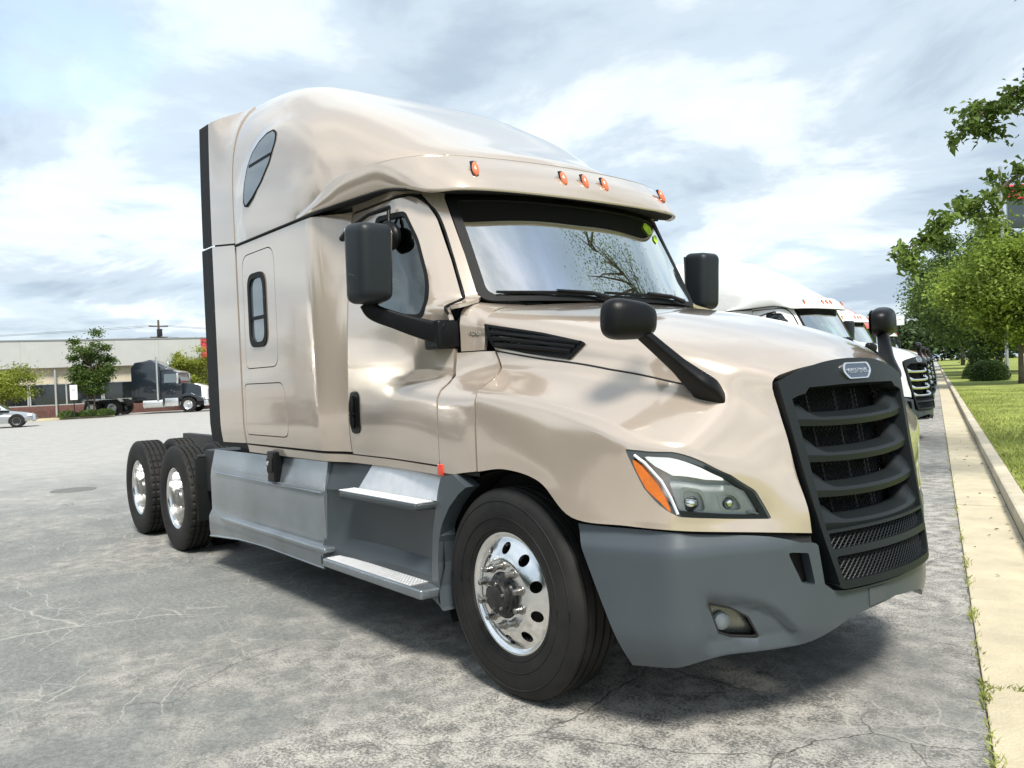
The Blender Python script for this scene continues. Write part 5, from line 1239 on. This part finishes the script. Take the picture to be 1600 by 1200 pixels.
    prism('bumper', [(1.02, .40), (1.28, .40), (1.30, .76), (1.02, .76)], 1.15, ch, T, .04)
    box('licence_plate', 1.305, 1.312, -.16, .16, .5, .62, M['white'], T, 0)
    box('bumper_valance', .5, 1.0, -.9, .9, .45, .8, M['frame'], T, 0)
    box('fifth_wheel', -6.0, -5.1, -.4, .4, 1.02, 1.14, M['frame'], T, .02)
dark_truck()
# ------------------------------------------------------------------ silver saloon at the left edge
def saloon():
    T = empty('saloon_car', None, (-45.6, 1.35, 0), math.atan2(1.2, .25)); tag(T, 'silver saloon car cut off by the left edge, parked at the planted island', 'car')
    sp = mat('silver_paint', (.42, .45, .46), .28, .7, 1.)
    st = [(-2.25, .55, .50, .75), (-2.15, .70, .36, .93), (-1.6, .83, .26, .98), (-.9, .87, .22, .97), (0, .88, .22, .93), (.9, .87, .22, .88), (1.5, .84, .24, .80), (2.0, .74, .30, .70), (2.22, .55, .38, .60)]
    V, k = [], 13
    for x, w, zb, zt in st:
        for a in np.linspace(-90, 90, k):
            t = abs(a)/90; y = math.copysign(w*min(1, (t*1.15))**.8 if t < .55 else w*(1-.06*((t-.55)/.45)**2), a) if a else 0
            z = zt if t < .001 else (zt-.06*(t/.55)**2 if t < .55 else zt-.07-(zt-.07-zb)*(t-.55)/.45)
            V.append((x, y, z))
    F = [(i*k+j, i*k+j+1, (i+1)*k+j+1, (i+1)*k+j) for i in range(len(st)-1) for j in range(k-1)]+[tuple(range(k)), tuple(reversed(range((len(st)-1)*k, len(st)*k)))]
    o = obj('body', V, F, sp, T); md = o.modifiers.new('smooth', 'SUBSURF'); md.levels = md.render_levels = 2
    cb = prism('cabin', [(-1.75, .92), (-1.25, 1.30), (-.75, 1.41), (.0, 1.42), (.45, 1.32), (1.12, .86)], .78, sp, T, .05, .20)
    for s in (-1, 1):
        panel('side_window', flat_fn((-.35, s*.735, 1.12), (1, 0, 0), (0, -s*.33, 1)), rpoly([(-.95, -.17), (1.15, -.17), (.62, .19), (-.60, .22)], .05), M['dglass'], T, step=.3, thick=.02, lift=.022, side=1 if s < 0 else -1)
        for x in (1.42, -1.35):
            V = [(x+math.cos(t)*.36, s*(.90-.04*(x > 0)), .33+math.sin(t)*.36) for t in np.linspace(0, math.pi, 16)]; V2 = [(a, s*.6, c) for a, b, c in V]
            arch = prism('wheel_arch', [(x+.36*math.cos(t), .32+.36*math.sin(t)) for t in np.linspace(-.3, math.pi+.3, 18)], .14, M['seam'], T, 0, 0, s*.755)
            simple_wheel(T, x, s*.80, .325, .22, mat('car_alloy', (.6, .62, .63), .25, .9), 24)
        box('door_mirror', .62, .80, s*.97-.10, s*.97+.10, .92, 1.05, sp, T, .04)
        box('headlight', 1.86, 2.10, s*.58-.16, s*.58+.16, .53, .66, M['bowl'], T, .05)
    panel('windscreen', flat_fn((.76, 0, 1.10), (0, 1, 0), (-.62, 0, .43)), rpoly([(-.66, -.46), (.66, -.46), (.54, .42), (-.54, .42)], .05), M['dglass'], T, step=.3, thick=.02, lift=.055)
    box('bumper', 2.05, 2.27, -.62, .62, .27, .46, sp, T, .07)
saloon()
# ================================================================== the other trucks of the row
def copy_truck(loc, rz, label, body, grille_m, keep=None, group='semi trucks parked in a row along the kerb'):
    sw = {M['paint'].name: body}
    def rec(o, parent):
        c = o.copy(); COL.objects.link(c); c.parent = parent
        if parent is not None and o.type == 'MESH':
            mm = o.data.materials[0]
            new = body if mm == M['paint'] else (grille_m if o.name.startswith(('grille_blade', 'frame_edge')) and grille_m else None)
            if new: c.material_slots[0].link = 'OBJECT'; c.material_slots[0].material = new
        for ch in list(o.children):
            if keep and parent is None and not ch.name.startswith(keep): continue
            if keep and ch.name.startswith(('lug_nut', 'grille_mesh', 'hub_bolt', 'tyre_bead')): continue
            rec(ch, c)
        return c
    c = rec(truck, None); c.location = loc; c.rotation_euler = (0, 0, rz); tag(c, label, 'semi truck', group); return c
far = ('sleeper_wall', 'compartment', 'panel_gasket', 'door', 'windscreen', 'cowl', 'fender', 'roof', 'visor', 'side_ext', 'hood', 'headlight', 'grille', 'bumper', 'marker', 'side_skirt', 'step_bay', 'wheel', 'wiper', 'sunshade', 'underbody', 'engine', 'sleeper')
copy_truck(kerb_pt(12.95, .03), R(4.2), 'white semi truck with chrome grille bars, directly behind the beige one', M['white'], M['chrome'])
copy_truck(kerb_pt(20.3, .05), R(4.4), 'second white semi truck behind, its roof showing past the nearer white one', M['white'], M['chrome'], far)
copy_truck(kerb_pt(26.6, .1), R(3.8), 'red semi truck far down the row behind the white ones', M['red'], M['chrome'], far)
copy_truck(kerb_pt(32.5, .1), R(4), 'white semi truck just past the red one far down the row', M['white'], M['chrome'], far)
copy_truck(kerb_pt(38.5, .1), R(4), 'farthest white semi truck at the end of the row', M['white'], M['chrome'], far)
copy_truck((-15.5, -9.5, 0), R(8), 'white semi truck parked across the lot, seen in the beige paint', M['white'], M['chrome'], far, 'semi trucks parked across the lot')
copy_truck((-21, -13.5, 0), R(8), 'second white semi truck parked across the lot, seen in the beige paint', M['white'], M['chrome'], far, 'semi trucks parked across the lot')
